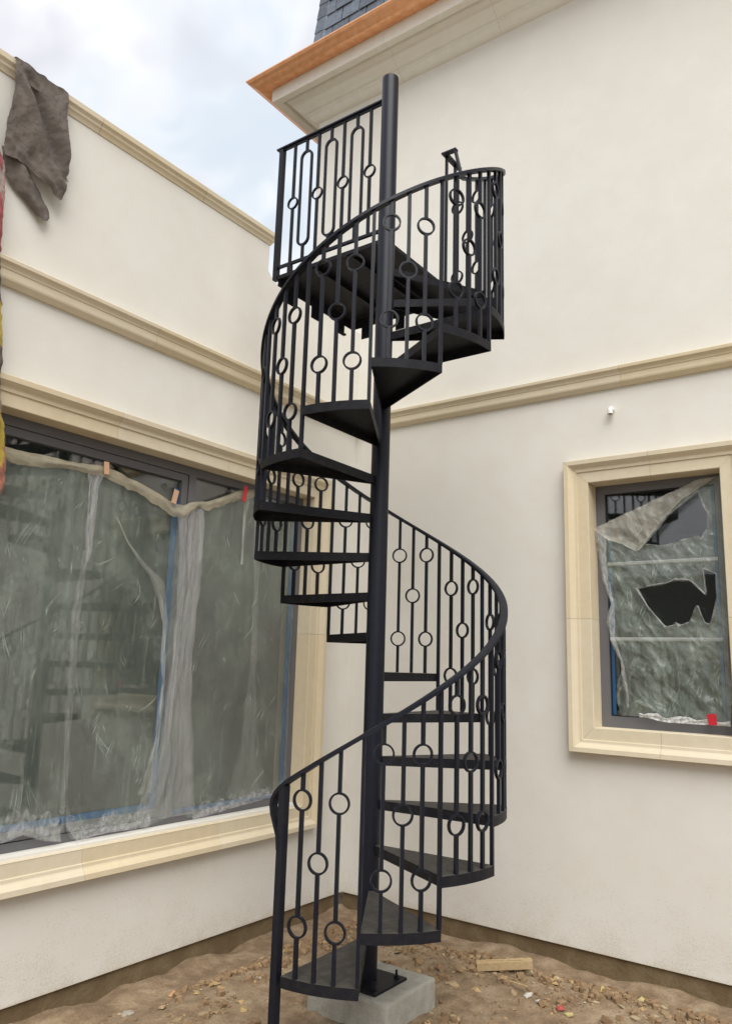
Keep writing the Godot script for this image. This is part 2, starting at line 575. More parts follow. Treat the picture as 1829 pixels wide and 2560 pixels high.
func surround(parent: Node3D, a0: float, a1: float, y0: float, y1: float, left: bool, cuts: Array, mats: Array) -> void:
	# stone architrave round an opening, mitred, in separate blocks; cuts: per side the fractions of the joints
	var s := part("window_surround", parent)
	var prof := surround_profile()
	var out := Vector3.RIGHT if left else Vector3.BACK
	var al := Vector3.BACK if left else Vector3.RIGHT
	var corners := [al * a0 + Vector3.UP * y0, al * a1 + Vector3.UP * y0, al * a1 + Vector3.UP * y1, al * a0 + Vector3.UP * y1]
	var diag := [-al - Vector3.UP, al - Vector3.UP, al + Vector3.UP, -al + Vector3.UP]
	var normals := [-Vector3.UP, al, Vector3.UP, -al]
	var count := 0
	for k in 4:
		var p: Vector3 = corners[k]
		var q: Vector3 = corners[(k + 1) % 4]
		var dir := (q - p).normalized()
		var fr: Array = [0.0] + cuts[k] + [1.0]
		for c in fr.size() - 1:
			var A: Vector3 = p.lerp(q, fr[c])
			var B: Vector3 = p.lerp(q, fr[c + 1])
			var ua: Vector3 = diag[k] if c == 0 else normals[k]
			var ub: Vector3 = diag[(k + 1) % 4] if c == fr.size() - 2 else normals[k]
			if c > 0:
				A += dir * 0.0009
			else:
				A += dir * 0.0008
			if c < fr.size() - 2:
				B -= dir * 0.0009
			else:
				B -= dir * 0.0008
			var st := begin()
			sweep(st, prof, [[A, ua, out], [B, ub, out]])
			obj("stone_block", st, mats[count % mats.size()], s)
			count += 1

func band(parent: Node3D, called: String, piece: String, prof: PackedVector2Array, a0: float, a1: float, joints: Array, left: bool, mats: Array, mitre0 := false) -> void:
	var s := part(called, parent)
	var out := Vector3.RIGHT if left else Vector3.BACK
	var al := Vector3.BACK if left else Vector3.RIGHT
	var cut := [a0] + joints + [a1]
	for k in cut.size() - 1:
		var g0 := 0.0 if k == 0 else 0.0009
		var g1 := 0.0 if k == cut.size() - 2 else 0.0009
		var u0 := out + al if (k == 0 and mitre0) else out
		var st := begin()
		sweep(st, prof, [[al * (cut[k] + g0), u0, Vector3.UP], [al * (cut[k + 1] - g1), out, Vector3.UP]])
		obj(piece, st, mats[k % mats.size()], s)

func band_profile() -> PackedVector2Array:
	return PackedVector2Array([Vector2(-0.002, 4.115), Vector2(0.022, 4.112), Vector2(0.050, 4.140), Vector2(0.054, 4.152), Vector2(0.054, 4.195), Vector2(0.060, 4.200),
		Vector2(0.062, 4.210), Vector2(0.070, 4.222), Vector2(0.083, 4.231), Vector2(0.088, 4.235), Vector2(0.090, 4.257), Vector2(0.086, 4.262), Vector2(-0.002, 4.270)])

func coping_profile() -> PackedVector2Array:
	return PackedVector2Array([Vector2(-0.002, 5.458), Vector2(0.008, 5.460), Vector2(0.012, 5.470), Vector2(0.018, 5.482), Vector2(0.027, 5.492), Vector2(0.030, 5.497), Vector2(0.031, 5.508),
		Vector2(0.037, 5.516), Vector2(0.045, 5.523), Vector2(0.049, 5.528), Vector2(0.051, 5.562), Vector2(0.047, 5.566), Vector2(-0.002, 5.574)])

func left_wing() -> void:
	var t := thing("single_storey_wing", "low cream plastered wing with stone bands, coping and one wide window covered in plastic", "building")
	var st := begin()
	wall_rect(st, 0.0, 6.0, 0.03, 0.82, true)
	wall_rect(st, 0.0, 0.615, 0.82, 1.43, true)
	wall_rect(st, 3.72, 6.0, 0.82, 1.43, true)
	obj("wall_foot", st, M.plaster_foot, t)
	st = begin()
	wall_rect(st, 0.0, 0.615, 1.43, 3.38, true)
	wall_rect(st, 3.72, 6.0, 1.43, 3.38, true)
	wall_rect(st, 0.0, 6.0, 3.38, 5.154, true)
	wall_rect(st, 1.33, 6.0, 5.154, 5.566, true)
	tri(st, Vector3(0, 5.154, 1.25), Vector3(0, 5.154, 1.33), Vector3(0, 5.225, 1.33), Vector3.RIGHT)
	# end of the parapet, chamfer, threshold, back, bottom edge and reveals of the opening
	quad(st, Vector3(0, 5.225, 1.33), Vector3(-0.3, 5.225, 1.33), Vector3(-0.3, 5.566, 1.33), Vector3(0, 5.566, 1.33), Vector3.FORWARD)
	quad(st, Vector3(0, 5.225, 1.33), Vector3(-0.3, 5.225, 1.33), Vector3(-0.3, 5.154, 1.25), Vector3(0, 5.154, 1.25), Vector3.UP)
	quad(st, Vector3(0, 5.154, 1.25), Vector3(-0.3, 5.154, 1.25), Vector3(-0.3, 5.154, 0.002), Vector3(0, 5.154, 0.002), Vector3.UP)
	quad(st, Vector3(-0.3, 4.9, 0.002), Vector3(-0.3, 4.9, 6), Vector3(-0.3, 5.566, 6), Vector3(-0.3, 5.566, 1.33), Vector3.LEFT)
	quad(st, Vector3(0, 5.566, 1.33), Vector3(0, 5.566, 6), Vector3(-0.3, 5.566, 6), Vector3(-0.3, 5.566, 1.33), Vector3.UP)
	quad(st, Vector3(0, 0.03, 0), Vector3(0, 0.03, 6), Vector3(-0.3, 0.03, 6), Vector3(-0.3, 0.03, 0), Vector3.DOWN)
	for e in [[0.615, 1.0], [3.72, -1.0]]:
		quad(st, Vector3(0, 0.82, e[0]), Vector3(-0.3, 0.82, e[0]), Vector3(-0.3, 3.38, e[0]), Vector3(0, 3.38, e[0]), Vector3(0, 0, e[1]))
	for e in [[0.82, 1.0], [3.38, -1.0]]:
		quad(st, Vector3(0, e[0], 0.615), Vector3(-0.3, e[0], 0.615), Vector3(-0.3, e[0], 3.72), Vector3(0, e[0], 3.72), Vector3(0, e[1], 0))
	obj("wall", st, M.plaster, t)
	st = begin()
	box(st, Vector3(-0.3, -0.7, 0.0), Vector3(-0.022, 0.028, 6.0))
	obj("plinth", st, M.plinth_mud, t)
	st = begin()
	box(st, Vector3(-5.0, 4.9, 0.02), Vector3(-0.302, 5.05, 6.0))
	obj("roof_deck", st, M.deck, t)
	st = begin()
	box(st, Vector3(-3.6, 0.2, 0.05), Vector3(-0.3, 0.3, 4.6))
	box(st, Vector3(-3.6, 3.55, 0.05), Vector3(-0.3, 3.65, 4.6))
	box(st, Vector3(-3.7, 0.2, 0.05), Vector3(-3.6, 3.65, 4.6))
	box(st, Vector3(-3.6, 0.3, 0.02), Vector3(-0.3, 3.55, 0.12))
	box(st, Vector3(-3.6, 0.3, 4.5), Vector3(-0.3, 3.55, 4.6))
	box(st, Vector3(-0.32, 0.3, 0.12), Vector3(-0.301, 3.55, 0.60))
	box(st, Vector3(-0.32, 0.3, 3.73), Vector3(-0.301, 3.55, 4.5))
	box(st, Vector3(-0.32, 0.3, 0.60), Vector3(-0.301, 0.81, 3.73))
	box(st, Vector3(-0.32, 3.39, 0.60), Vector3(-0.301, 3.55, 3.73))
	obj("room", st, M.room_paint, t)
	var mats := [M.stone, M.stone_warm, M.stone_pale, M.stone]
	band(t, "stone_band", "stone_block", band_profile(), 0.092, 6.0, [1.0, 2.46, 3.9], true, mats)
	# coping, mitred round the open end of the parapet
	var c := part("coping", t)
	var prof := coping_profile()
	st = begin()
	sweep(st, prof, [[Vector3(-0.3, 0, 1.33), Vector3.FORWARD, Vector3.UP], [Vector3(0, 0, 1.33), Vector3(1, 0, -1), Vector3.UP], [Vector3(0, 0, 2.1), Vector3.RIGHT, Vector3.UP]])
	obj("coping_stone", st, M.stone, c)
	var prev := 2.1
	var k := 1
	for z in [3.05, 4.0, 5.0, 6.0]:
		st = begin()
		sweep(st, prof, [[Vector3(0, 0, prev + 0.003), Vector3.RIGHT, Vector3.UP], [Vector3(0, 0, z), Vector3.RIGHT, Vector3.UP]])
		obj("coping_stone", st, mats[k % 4], c)
		prev = z
		k += 1
	surround(t, 0.615, 3.72, 0.80, 3.38, true, [[0.30, 0.66], [0.5], [0.33, 0.66], [0.46]], mats)
	# sloping sill board of stone inside the opening
	st = begin()
	sweep(st, PackedVector2Array([Vector2(0.034, 0.795), Vector2(0.036, 0.80), Vector2(-0.20, 0.826), Vector2(-0.20, 0.795)]), [[Vector3(0, 0, 0.617), Vector3.RIGHT, Vector3.UP], [Vector3(0, 0, 3.718), Vector3.RIGHT, Vector3.UP]])
	obj("window_sill", st, M.stone_pale, t)
	var w := part("window", t)
	st = begin()
	for b in [[0.617, 3.718, 3.312, 3.379], [0.617, 3.718, 0.822, 0.872], [0.617, 0.672, 0.872, 3.312], [3.66, 3.718, 0.872, 3.312], [1.862, 1.930, 0.872, 3.312]]:
		box(st, Vector3(-0.175, b[2], b[0]), Vector3(-0.105, b[3], b[1]))
	obj("frame", st, M.frame_grey, w)
	st = begin()
	for b in [[1.936, 3.654, 3.255, 3.308], [1.936, 3.654, 0.878, 0.930], [1.936, 1.990, 0.930, 3.255], [3.60, 3.654, 0.930, 3.255]]:
		box(st, Vector3(-0.165, b[2], b[0]), Vector3(-0.113, b[3], b[1]))
	obj("sash", st, M.frame_grey, w)
	st = begin()
	for x in [-0.140, -0.146]:
		quad(st, Vector3(x, 0.872, 0.672), Vector3(x, 0.872, 1.862), Vector3(x, 3.312, 1.862), Vector3(x, 3.312, 0.672), Vector3.RIGHT)
	obj("pane", st, M.glass, w)
	st = begin()
	for x in [-0.158, -0.164]:
		quad(st, Vector3(x, 0.872, 0.672), Vector3(x, 0.872, 1.862), Vector3(x, 3.312, 1.862), Vector3(x, 3.312, 0.672), Vector3.RIGHT)
		quad(st, Vector3(x, 0.930, 1.990), Vector3(x, 0.930, 3.60), Vector3(x, 3.255, 3.60), Vector3(x, 3.255, 1.990), Vector3.RIGHT)
	obj("inner_pane", st, M.glass, w)
	st = begin()
	for x in [-0.140, -0.146]:
		quad(st, Vector3(x, 0.930, 1.990), Vector3(x, 0.930, 3.60), Vector3(x, 3.255, 3.60), Vector3(x, 3.255, 1.990), Vector3.RIGHT)
	obj("pane", st, M.glass, w)
	for b in [[0.674, 0.722, 0.9, 3.25], [1.992, 2.045, 0.94, 3.2], [2.05, 3.6, 0.932, 0.972], [0.73, 1.86, 0.874, 0.905]]:
		st = begin()
		box(st, Vector3(-0.1375, b[2], b[0]), Vector3(-0.1360, b[3], b[1]))
		obj("protective_tape", st, M.tape_blue, w)

func house() -> void:
	var t := thing("two_storey_house", "tall cream plastered house with copper gutter, slate mansard roof and small window on the right", "building")
	var st := begin()
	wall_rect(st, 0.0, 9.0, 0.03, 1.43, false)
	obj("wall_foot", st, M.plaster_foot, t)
	st = begin()
	wall_rect(st, 0.0, 9.0, 1.43, 1.545, false)
	wall_rect(st, 0.0, 2.262, 1.545, 3.38, false)
	wall_rect(st, 3.215, 9.0, 1.545, 3.38, false)
	wall_rect(st, -0.661, 9.0, 3.38, 8.0, false)
	for e in [[2.262, 1.0], [3.215, -1.0]]:
		quad(st, Vector3(e[0], 1.545, 0), Vector3(e[0], 1.545, -0.3), Vector3(e[0], 3.38, -0.3), Vector3(e[0], 3.38, 0), Vector3(e[1], 0, 0))
	for e in [[1.545, 1.0], [3.38, -1.0]]:
		quad(st, Vector3(2.262, e[0], 0), Vector3(2.262, e[0], -0.3), Vector3(3.215, e[0], -0.3), Vector3(3.215, e[0], 0), Vector3(0, e[1], 0))
	quad(st, Vector3(0, 0.03, 0), Vector3(9, 0.03, 0), Vector3(9, 0.03, -0.3), Vector3(0, 0.03, -0.3), Vector3.DOWN)
	# end walls and back
	quad(st, Vector3(-0.661, 3.38, 0), Vector3(-0.661, 3.38, -6), Vector3(-0.661, 8.0, -6), Vector3(-0.661, 8.0, 0), Vector3.LEFT)
	quad(st, Vector3(9, 0.03, 0), Vector3(9, 0.03, -6), Vector3(9, 8.0, -6), Vector3(9, 8.0, 0), Vector3.RIGHT)
	quad(st, Vector3(-0.661, 0.03, -6), Vector3(9, 0.03, -6), Vector3(9, 8.0, -6), Vector3(-0.661, 8.0, -6), Vector3.FORWARD)
	obj("wall", st, M.plaster, t)
	st = begin()
	box(st, Vector3(0.0, -0.7, -0.3), Vector3(9.0, 0.028, -0.022))
	obj("plinth", st, M.plinth_mud, t)
	st = begin()
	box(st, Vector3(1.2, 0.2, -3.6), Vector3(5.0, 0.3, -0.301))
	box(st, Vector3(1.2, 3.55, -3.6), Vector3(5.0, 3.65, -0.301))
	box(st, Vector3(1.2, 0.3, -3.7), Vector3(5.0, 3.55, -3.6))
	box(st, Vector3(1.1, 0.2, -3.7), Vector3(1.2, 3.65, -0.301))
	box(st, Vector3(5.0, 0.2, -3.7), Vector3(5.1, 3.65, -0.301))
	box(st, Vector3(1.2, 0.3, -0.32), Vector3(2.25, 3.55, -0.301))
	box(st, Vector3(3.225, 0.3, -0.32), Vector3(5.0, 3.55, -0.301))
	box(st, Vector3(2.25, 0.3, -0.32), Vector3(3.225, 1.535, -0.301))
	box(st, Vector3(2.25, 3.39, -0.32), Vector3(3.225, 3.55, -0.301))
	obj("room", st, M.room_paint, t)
	var mats := [M.stone, M.stone_pale, M.stone_warm, M.stone]
	band(t, "stone_band", "stone_block", band_profile(), 0.0, 9.0, [1.12, 2.55, 4.0, 5.5, 7.0], false, mats)
	surround(t, 2.262, 3.215, 1.545, 3.38, false, [[0.5], [0.43], [0.5], [0.43 + 0.14]], mats)
	var w := part("window", t)
	st = begin()
	for b in [[2.264, 3.213, 3.308, 3.378], [2.264, 3.213, 1.547, 1.630], [2.264, 2.336, 1.630, 3.308], [3.138, 3.213, 1.630, 3.308]]:
		box(st, Vector3(b[0], b[2], -0.20), Vector3(b[1], b[3], -0.135))
	obj("frame", st, M.frame_grey, w)
	st = begin()
	for b in [[2.336, 2.343, 1.63, 3.308], [3.131, 3.138, 1.63, 3.308], [2.343, 3.131, 3.300, 3.308], [2.343, 3.131, 1.63, 1.638]]:
		box(st, Vector3(b[0], b[2], -0.19), Vector3(b[1], b[3], -0.150))
	obj("gasket", st, M.gasket, w)
	for y in [2.760, 2.192]:
		st = begin()
		sweep(st, PackedVector2Array([Vector2(-0.17, y - 0.014), Vector2(-0.146, y - 0.014), Vector2(-0.140, y - 0.007), Vector2(-0.140, y + 0.007), Vector2(-0.146, y + 0.014), Vector2(-0.17, y + 0.014)]),
			[[Vector3(2.343, 0, 0), Vector3.BACK, Vector3.UP], [Vector3(3.131, 0, 0), Vector3.BACK, Vector3.UP]])
		obj("glazing_bar", st, M.muntin, w)
	for b in [[1.638, 2.178], [2.206, 2.746], [2.774, 3.30]]:
		st = begin()
		for z in [-0.165, -0.171]:
			quad(st, Vector3(2.343, b[0], z), Vector3(3.131, b[0], z), Vector3(3.131, b[1], z), Vector3(2.343, b[1], z), Vector3.BACK)
		obj("pane", st, M.glass, w)
		st = begin()
		for z in [-0.183, -0.189]:
			quad(st, Vector3(2.343, b[0], z), Vector3(3.131, b[0], z), Vector3(3.131, b[1], z), Vector3(2.343, b[1], z), Vector3.BACK)
		obj("inner_pane", st, M.glass, w)
	for b in [[2.344, 2.368, 1.64, 3.05], [3.106, 3.130, 1.64, 3.298]]:
		st = begin()
		box(st, Vector3(b[0], b[2], -0.1630), Vector3(b[1], b[3], -0.1615))
		obj("protective_tape", st, M.tape_blue, w)
	# white pipe stub turned down
	st = begin(true)
	var pc := []
	for k in 9:
		var a := PI / 2 * k / 8.0
		pc.append([Vector3(2.463, 3.915 + 0.022 * cos(a), 0.03 + 0.022 * sin(a)), Vector3.RIGHT, Vector3(0, cos(a), sin(a))])
	var circ := PackedVector2Array()
	for k in 20:
		circ.append(Vector2(cos(TAU * k / 20), sin(TAU * k / 20)) * 0.021)
	var pf := [[Vector3(2.463, 3.937, -0.02), Vector3.RIGHT, Vector3.UP]] + pc + [[Vector3(2.463, 3.893, 0.052), Vector3.RIGHT, Vector3.BACK]]
	sweep(st, circ, pf, false)
	var pipe := obj("pipe_outlet", st, M.pvc, t)
	st = begin()
	for k in 20:
		tri(st, Vector3(2.463, 3.897, 0.052), Vector3(2.463 + circ[k].x * 0.98, 3.897, 0.052 + circ[k].y * 0.98), Vector3(2.463 + circ[(k + 1) % 20].x * 0.98, 3.897, 0.052 + circ[(k + 1) % 20].y * 0.98), Vector3.DOWN)
	obj("bore_shade_disc", st, M.bore_shade, pipe)  # near-black disc paints the shade inside the open pipe
	# eaves cornice round the corner
	var cx := -0.661
	var corn := PackedVector2Array([Vector2(-0.002, 7.775), Vector2(0.020, 7.780), Vector2(0.040, 7.790), Vector2(0.060, 7.806), Vector2(0.078, 7.826), Vector2(0.090, 7.838), Vector2(0.098, 7.840), Vector2(0.100, 7.858),
		Vector2(0.125, 7.866), Vector2(0.175, 7.900), Vector2(0.205, 7.930), Vector2(0.212, 7.950), Vector2(0.216, 7.958), Vector2(0.236, 7.966), Vector2(0.255, 7.982), Vector2(0.268, 8.004), Vector2(0.285, 8.010), Vector2(0.290, 7.972),
		Vector2(0.368, 7.962), Vector2(0.372, 7.966), Vector2(0.374, 8.12), Vector2(-0.002, 8.12)])
	var cor := part("cornice", t)
	st = begin()
	sweep(st, corn, [[Vector3(cx, 0, -6), Vector3.LEFT, Vector3.UP], [Vector3(cx, 0, 0), Vector3(-1, 0, 1), Vector3.UP], [Vector3(0.45, 0, 0), Vector3.BACK, Vector3.UP]])
	obj("cornice_stone", st, M.cornice_stone, cor)
	var prev := 0.45
	for x in [1.55, 2.7, 3.9, 5.2, 6.5, 9.0]:
		st = begin()
		sweep(st, corn, [[Vector3(prev + 0.002, 0, 0), Vector3.BACK, Vector3.UP], [Vector3(x, 0, 0), Vector3.BACK, Vector3.UP]])
		obj("cornice_stone", st, M.cornice_stone, cor)
		prev = x
	var gut := PackedVector2Array([Vector2(0.376, 8.108), Vector2(0.400, 8.104), Vector2(0.440, 8.098), Vector2(0.470, 8.096), Vector2(0.492, 8.098), Vector2(0.510, 8.106), Vector2(0.524, 8.118), Vector2(0.534, 8.130), Vector2(0.548, 8.138), Vector2(0.562, 8.142),
		Vector2(0.570, 8.150), Vector2(0.574, 8.158), Vector2(0.580, 8.162), Vector2(0.584, 8.172), Vector2(0.580, 8.182), Vector2(0.570, 8.184), Vector2(0.566, 8.176), Vector2(0.520, 8.150), Vector2(0.480, 8.112), Vector2(0.380, 8.116), Vector2(0.380, 8.19), Vector2(0.376, 8.19)])
	st = begin()
	sweep(st, gut, [[Vector3(cx, 0, -6), Vector3.LEFT, Vector3.UP], [Vector3(cx, 0, 0), Vector3(-1, 0, 1), Vector3.UP], [Vector3(9, 0, 0), Vector3.BACK, Vector3.UP]])
	obj("gutter", st, M.copper, t)
	# slate mansard: boarded body, slates one by one near the corner, hip slates
	var roof := part("roof", t)
	var lean := 0.068
	var zr := func(y: float) -> float: return 0.10 - (y - 8.12) * lean
	st = begin()
	hexa(st, [Vector3(cx - 0.085, 8.12, -6), Vector3(9, 8.12, -6), Vector3(9, 8.12, 0.085), Vector3(cx - 0.085, 8.12, 0.085),
		Vector3(cx + 0.12, 11.2, -5.8), Vector3(9, 11.2, -5.8), Vector3(9, 11.2, -0.125), Vector3(cx + 0.12, 11.2, -0.125)])
	obj("roof_body", st, M.slate_0, roof)
	var row := 0
	var y := 8.14
	while y < 10.0:
		var x := cx - (zr.call(y) as float) + 0.115
		if row % 2 == 1:
			x -= 0.0
		var first := 0.13 if row % 2 == 1 else 0.245
		while x < 2.4:
			var wd := first if first > 0.0 else 0.232 + rng.randf() * 0.02
			first = 0.0
			var x1 := x + wd - 0.012
			var hgt := 0.225
			var dy := rng.randf_range(-0.006, 0.006)
			var z0: float = zr.call(y) + 0.018 + rng.randf() * 0.006
			var z1: float = zr.call(y + hgt) + 0.004
			st = begin()
			hexa(st, [Vector3(x, y + dy, z0 - 0.009), Vector3(x1, y + dy, z0 - 0.009), Vector3(x1, y + dy, z0), Vector3(x, y + dy, z0),
				Vector3(x, y + hgt, z1 - 0.009), Vector3(x1, y + hgt, z1 - 0.009), Vector3(x1, y + hgt, z1), Vector3(x, y + hgt, z1)])
			obj("slate", st, M["slate_%d" % (rng.randi() % 4)], roof)
			x += wd
		# hip slate over the corner
		var c0 := Vector3(cx - zr.call(y), y, zr.call(y))
		var c1 := Vector3(cx - zr.call(y + 0.23), y + 0.23, zr.call(y + 0.23))
		st = begin()
		for s in 2:
			var ax := Vector3.RIGHT if s == 0 else Vector3.FORWARD
			var o := Vector3(-0.024, 0, 0.024)
			hexa(st, [c0 + o, c0 + o + ax * 0.135, c0 + o * 0.6 + ax * 0.135, c0 + o * 0.6, c1 + o * 0.75, c1 + o * 0.75 + ax * 0.135, c1 + o * 0.3 + ax * 0.135, c1 + o * 0.3])
		obj("hip_slate", st, M["slate_%d" % (rng.randi() % 4)], roof)
		y += 0.19
		row += 1

# ---------------------------------------------------------------- the stair
func polar(th: float, r: float, y := 0.0) -> Vector3:
	var a := deg_to_rad(th)
	return Vector3(POLE.x + r * cos(a), y, POLE.z - r * sin(a))

func tread_mesh() -> ArrayMesh:
	# pole axis at the origin, top face at y = 0, from angle 0 to STEP; plate with a 50 mm apron all round
	var st := begin()
	var n := 12
	var dirs := []
	for k in n + 1:
		var a := deg_to_rad(STEP * k / n + 0.05 * (1.0 - 2.0 * k / n))
		dirs.append(Vector3(cos(a), 0, -sin(a)))
	var th := 0.006
	var ap := 0.052
	var ri := 0.05
	var dn := Vector3.DOWN
	for k in n:
		var a: Vector3 = dirs[k]
		var b: Vector3 = dirs[k + 1]
		quad(st, a * ri + dn * th, b * ri + dn * th, b * (R - th) + dn * th, a * (R - th) + dn * th, dn)
		quad(st, a * R, b * R, b * R + dn * ap, a * R + dn * ap, a + b)
		quad(st, a * (R - th) + dn * th, b * (R - th) + dn * th, b * (R - th) + dn * ap, a * (R - th) + dn * ap, -a - b)
		quad(st, a * R + dn * ap, b * R + dn * ap, b * (R - th) + dn * ap, a * (R - th) + dn * ap, dn)
	for e in [[dirs[0], 1.0], [dirs[n], -1.0]]:
		var d: Vector3 = e[0]
		var s: Vector3 = Vector3(-d.z, 0, d.x) * -e[1]   # towards the inside of the wedge
		if s.dot(dirs[n / 2] - d) < 0:
			s = -s
		var p := d * ri
		var q := d * R
		q = d * (R - 0.003)
		hexa(st, [p + dn * ap, q + dn * ap, q + s * th + dn * ap, p + s * th + dn * ap, p + dn * 0.0008, q + dn * 0.0008, q + s * th + dn * 0.0008, p + s * th + dn * 0.0008])
	return done(st)

func tread_top() -> ArrayMesh:
	var st := begin()
	for k in 12:
		var a := deg_to_rad(STEP * k / 12.0)
		var b := deg_to_rad(STEP * (k + 1) / 12.0)
		var p := Vector3(cos(a), 0, -sin(a))
		var q := Vector3(cos(b), 0, -sin(b))
		quad(st, p * 0.05, q * 0.05, q * R, p * R, Vector3.UP)
	return done(st)

func rail_y(th: float) -> float:
	return TREAD0 + RISE * (th - TH0) / STEP + RAIL - 0.036 * smoothstep(365.0, 440.0, th)

func staircase() -> void:
	var t := thing("spiral_staircase", "black iron spiral staircase with ringed balusters, round pole and square top landing", "staircase", Vector3(POLE.x, 0.215, POLE.z))
	var off := -t.position
	# pole with a softened top edge
	var st: SurfaceTool
	obj("pole", smooth_lathe(POLE, [Vector2(0.0575, 0.228), Vector2(0.0575, 5.972), Vector2(0.0565, 5.978), Vector2(0.053, 5.982), Vector2(0.0, 5.985)]), M.iron, t, off)
	st = begin()
	box(st, Vector3(POLE.x - 0.168, 0.2165, POLE.z - 0.155), Vector3(POLE.x + 0.168, 0.229, POLE.z + 0.155))
	var plate := obj("base_plate", st, M.tread_iron, t, off)
	for s in [[1, 1], [1, -1], [-1, 1], [-1, -1]]:
		st = begin()
		var at := Vector3(POLE.x + s[0] * 0.125, 0.229, POLE.z + s[1] * 0.112)
		lathe(st, at, [Vector2(0.018, 0.0), Vector2(0.018, 0.003), Vector2(0.0, 0.003)], 16)
		lathe(st, at, [Vector2(0.0145, 0.003), Vector2(0.0145, 0.016), Vector2(0.0, 0.016)], 6)
		lathe(st, at, [Vector2(0.007, 0.016), Vector2(0.007, 0.042), Vector2(0.0, 0.043)], 12)
		obj("anchor_bolt", st, M.iron, plate)
	# treads
	var tm := tread_mesh()
	var dm := tread_top()
	for i in 18:
		var o := put("tread", tm, M.tread_iron, t, Vector3(POLE.x, TREAD0 + RISE * i, POLE.z) + off)
		o.rotation_degrees.y = TH0 + STEP * i
		put("plate", dm, M.dusty_iron, o)
	# balusters: four per tread, the first plain and carried down to the tread below
	var rm := ring_mesh(0.053, 0.0435, 0.017)
	var kinds := []
	for k in 4:
		var low := -RISE - 0.0 if k == 0 else 0.0
		var top := RAIL - 0.0225 + RISE * k / 4.0
		var rings: Array = [[], [0.230, 0.815], [0.530], [0.230, 0.815]][k]
		var cuts := [low]
		for r in rings:
			cuts.append(r - 0.049)
			cuts.append(r + 0.049)
		cuts.append(top)
		st = begin()
		for c in range(0, cuts.size(), 2):
			box(st, Vector3(-BAR / 2, cuts[c], -BAR / 2), Vector3(BAR / 2, cuts[c + 1], BAR / 2))
		kinds.append([done(st), rings])
	for i in 18:
		for k in 4:
			if i == 0 and k == 0:
				continue
			var th := TH0 + STEP * (i + k / 4.0) - 0.55 - (1.1 if i == 0 else 0.0)
			var o := put("baluster", kinds[k][0], M.iron, t, polar(th, R - 0.0105, TREAD0 + RISE * i + 0.0005) + off)
			o.rotation_degrees.y = th + 90.0
			var drop := 0.036 * smoothstep(365.0, 440.0, th)
			o.scale.y = 1.0 - drop / (RAIL + RISE * k / 4.0)
			for r in kinds[k][1]:
				put("ring", rm, M.iron, o, Vector3(0, r, 0))
	# handrail: moulded flat bar on the helix, curling down beside the newel post
	var prof := PackedVector2Array([Vector2(-0.0225, -0.023), Vector2(0.0225, -0.023), Vector2(0.0225, -0.006), Vector2(0.018, -0.003), Vector2(0.012, 0.0), Vector2(-0.012, 0.0), Vector2(-0.018, -0.003), Vector2(-0.0225, -0.006)])
	var frames := []
	var newel := polar(-89.9, R - 0.012)
	for p in [[-0.030, -0.335], [-0.037, -0.272], [-0.060, -0.217], [-0.080, -0.170], [-0.0875, -0.128], [-0.083, -0.094], [-0.066, -0.060], [-0.042, -0.034], [-0.016, -0.014]]:
		frames.append(newel + Vector3(p[0], rail_y(-90) + p[1] + 0.002, 0.0))
	var th2 := -89.0
	while th2 < 439.5:
		frames.append(polar(th2, R - 0.0105, rail_y(th2)))
		th2 += 2.5
	var fr := []
	for k in frames.size():
		var a: Vector3 = frames[maxi(k - 1, 0)]
		var b: Vector3 = frames[mini(k + 1, frames.size() - 1)]
		var d := (b - a).normalized()
		var rad: Vector3
		if k < 9:
			rad = Vector3(0, 0, 1)
		else:
			rad = ((frames[k] as Vector3) - POLE) * Vector3(1, 0, 1)
		rad = rad.normalized()
		var upv := rad.cross(d).normalized()
		fr.append([frames[k], rad, upv])
	st = begin()
	sweep(st, prof, fr)
	obj("handrail", st, M.iron, t, off)
	# newel post at the foot
	st = begin()
	box(st, Vector3(-0.020, -0.06, -0.020), Vector3(0.020, rail_y(-90) - 0.0235, 0.020))
	obj("newel_post", st, M.iron, t, newel + Vector3(-0.004, 0.0, 0.0) + off)
	# landing
	var top := 4.777
	var x0 := 0.600
	var x1 := 1.575
	var z0 := 0.905
	var z1 := 1.842
	st = begin()
	box(st, Vector3(x0, top - 0.006, z0), Vector3(x1, top, z1))
	box(st, Vector3(x0, top - 0.030, z1 - 0.008), Vector3(x1, top - 0.0065, z1 + 0.001))
	box(st, Vector3(x1 - 0.007, top - 0.030, z0 + 0.001), Vector3(x1 + 0.001, top - 0.0065, z1 - 0.0085))
	box(st, Vector3(x0 - 0.001, top - 0.080, z0), Vector3(x0 + 0.007, top - 0.0065, z1 - 0.0085))
	box(st, Vector3(x0 + 0.0075, top - 0.080, z0 - 0.001), Vector3(x1 - 0.0075, top - 0.0065, z0 + 0.007))
	var land := obj("landing", st, M.tread_iron, t, off)
	for x in [0.93, 1.25]:
		st = begin()
		box(st, Vector3(x - 0.003, top - 0.046, z0 + 0.008), Vector3(x + 0.003, top - 0.0065, z1 - 0.009))
		box(st, Vector3(x + 0.0035, top - 0.046, z0 + 0.008), Vector3(x + 0.033, top - 0.040, z1 - 0.009))
		obj("stiffener", st, M.tread_iron, land)
	for z in [1.695, 1.39, 1.058]:
		st = begin()
		box(st, Vector3(x0 - 0.007, top - 0.170, z - 0.045), Vector3(x0 - 0.0015, top - 0.030, z + 0.045))
		lathe(st, Vector3(x0 - 0.004, top - 0.150, z - 0.058), [Vector2(0.0, -0.008), Vector2(0.010, -0.008), Vector2(0.010, 0.008), Vector2(0.0, 0.008)], 6)
		obj("bracket", st, M.iron, land)
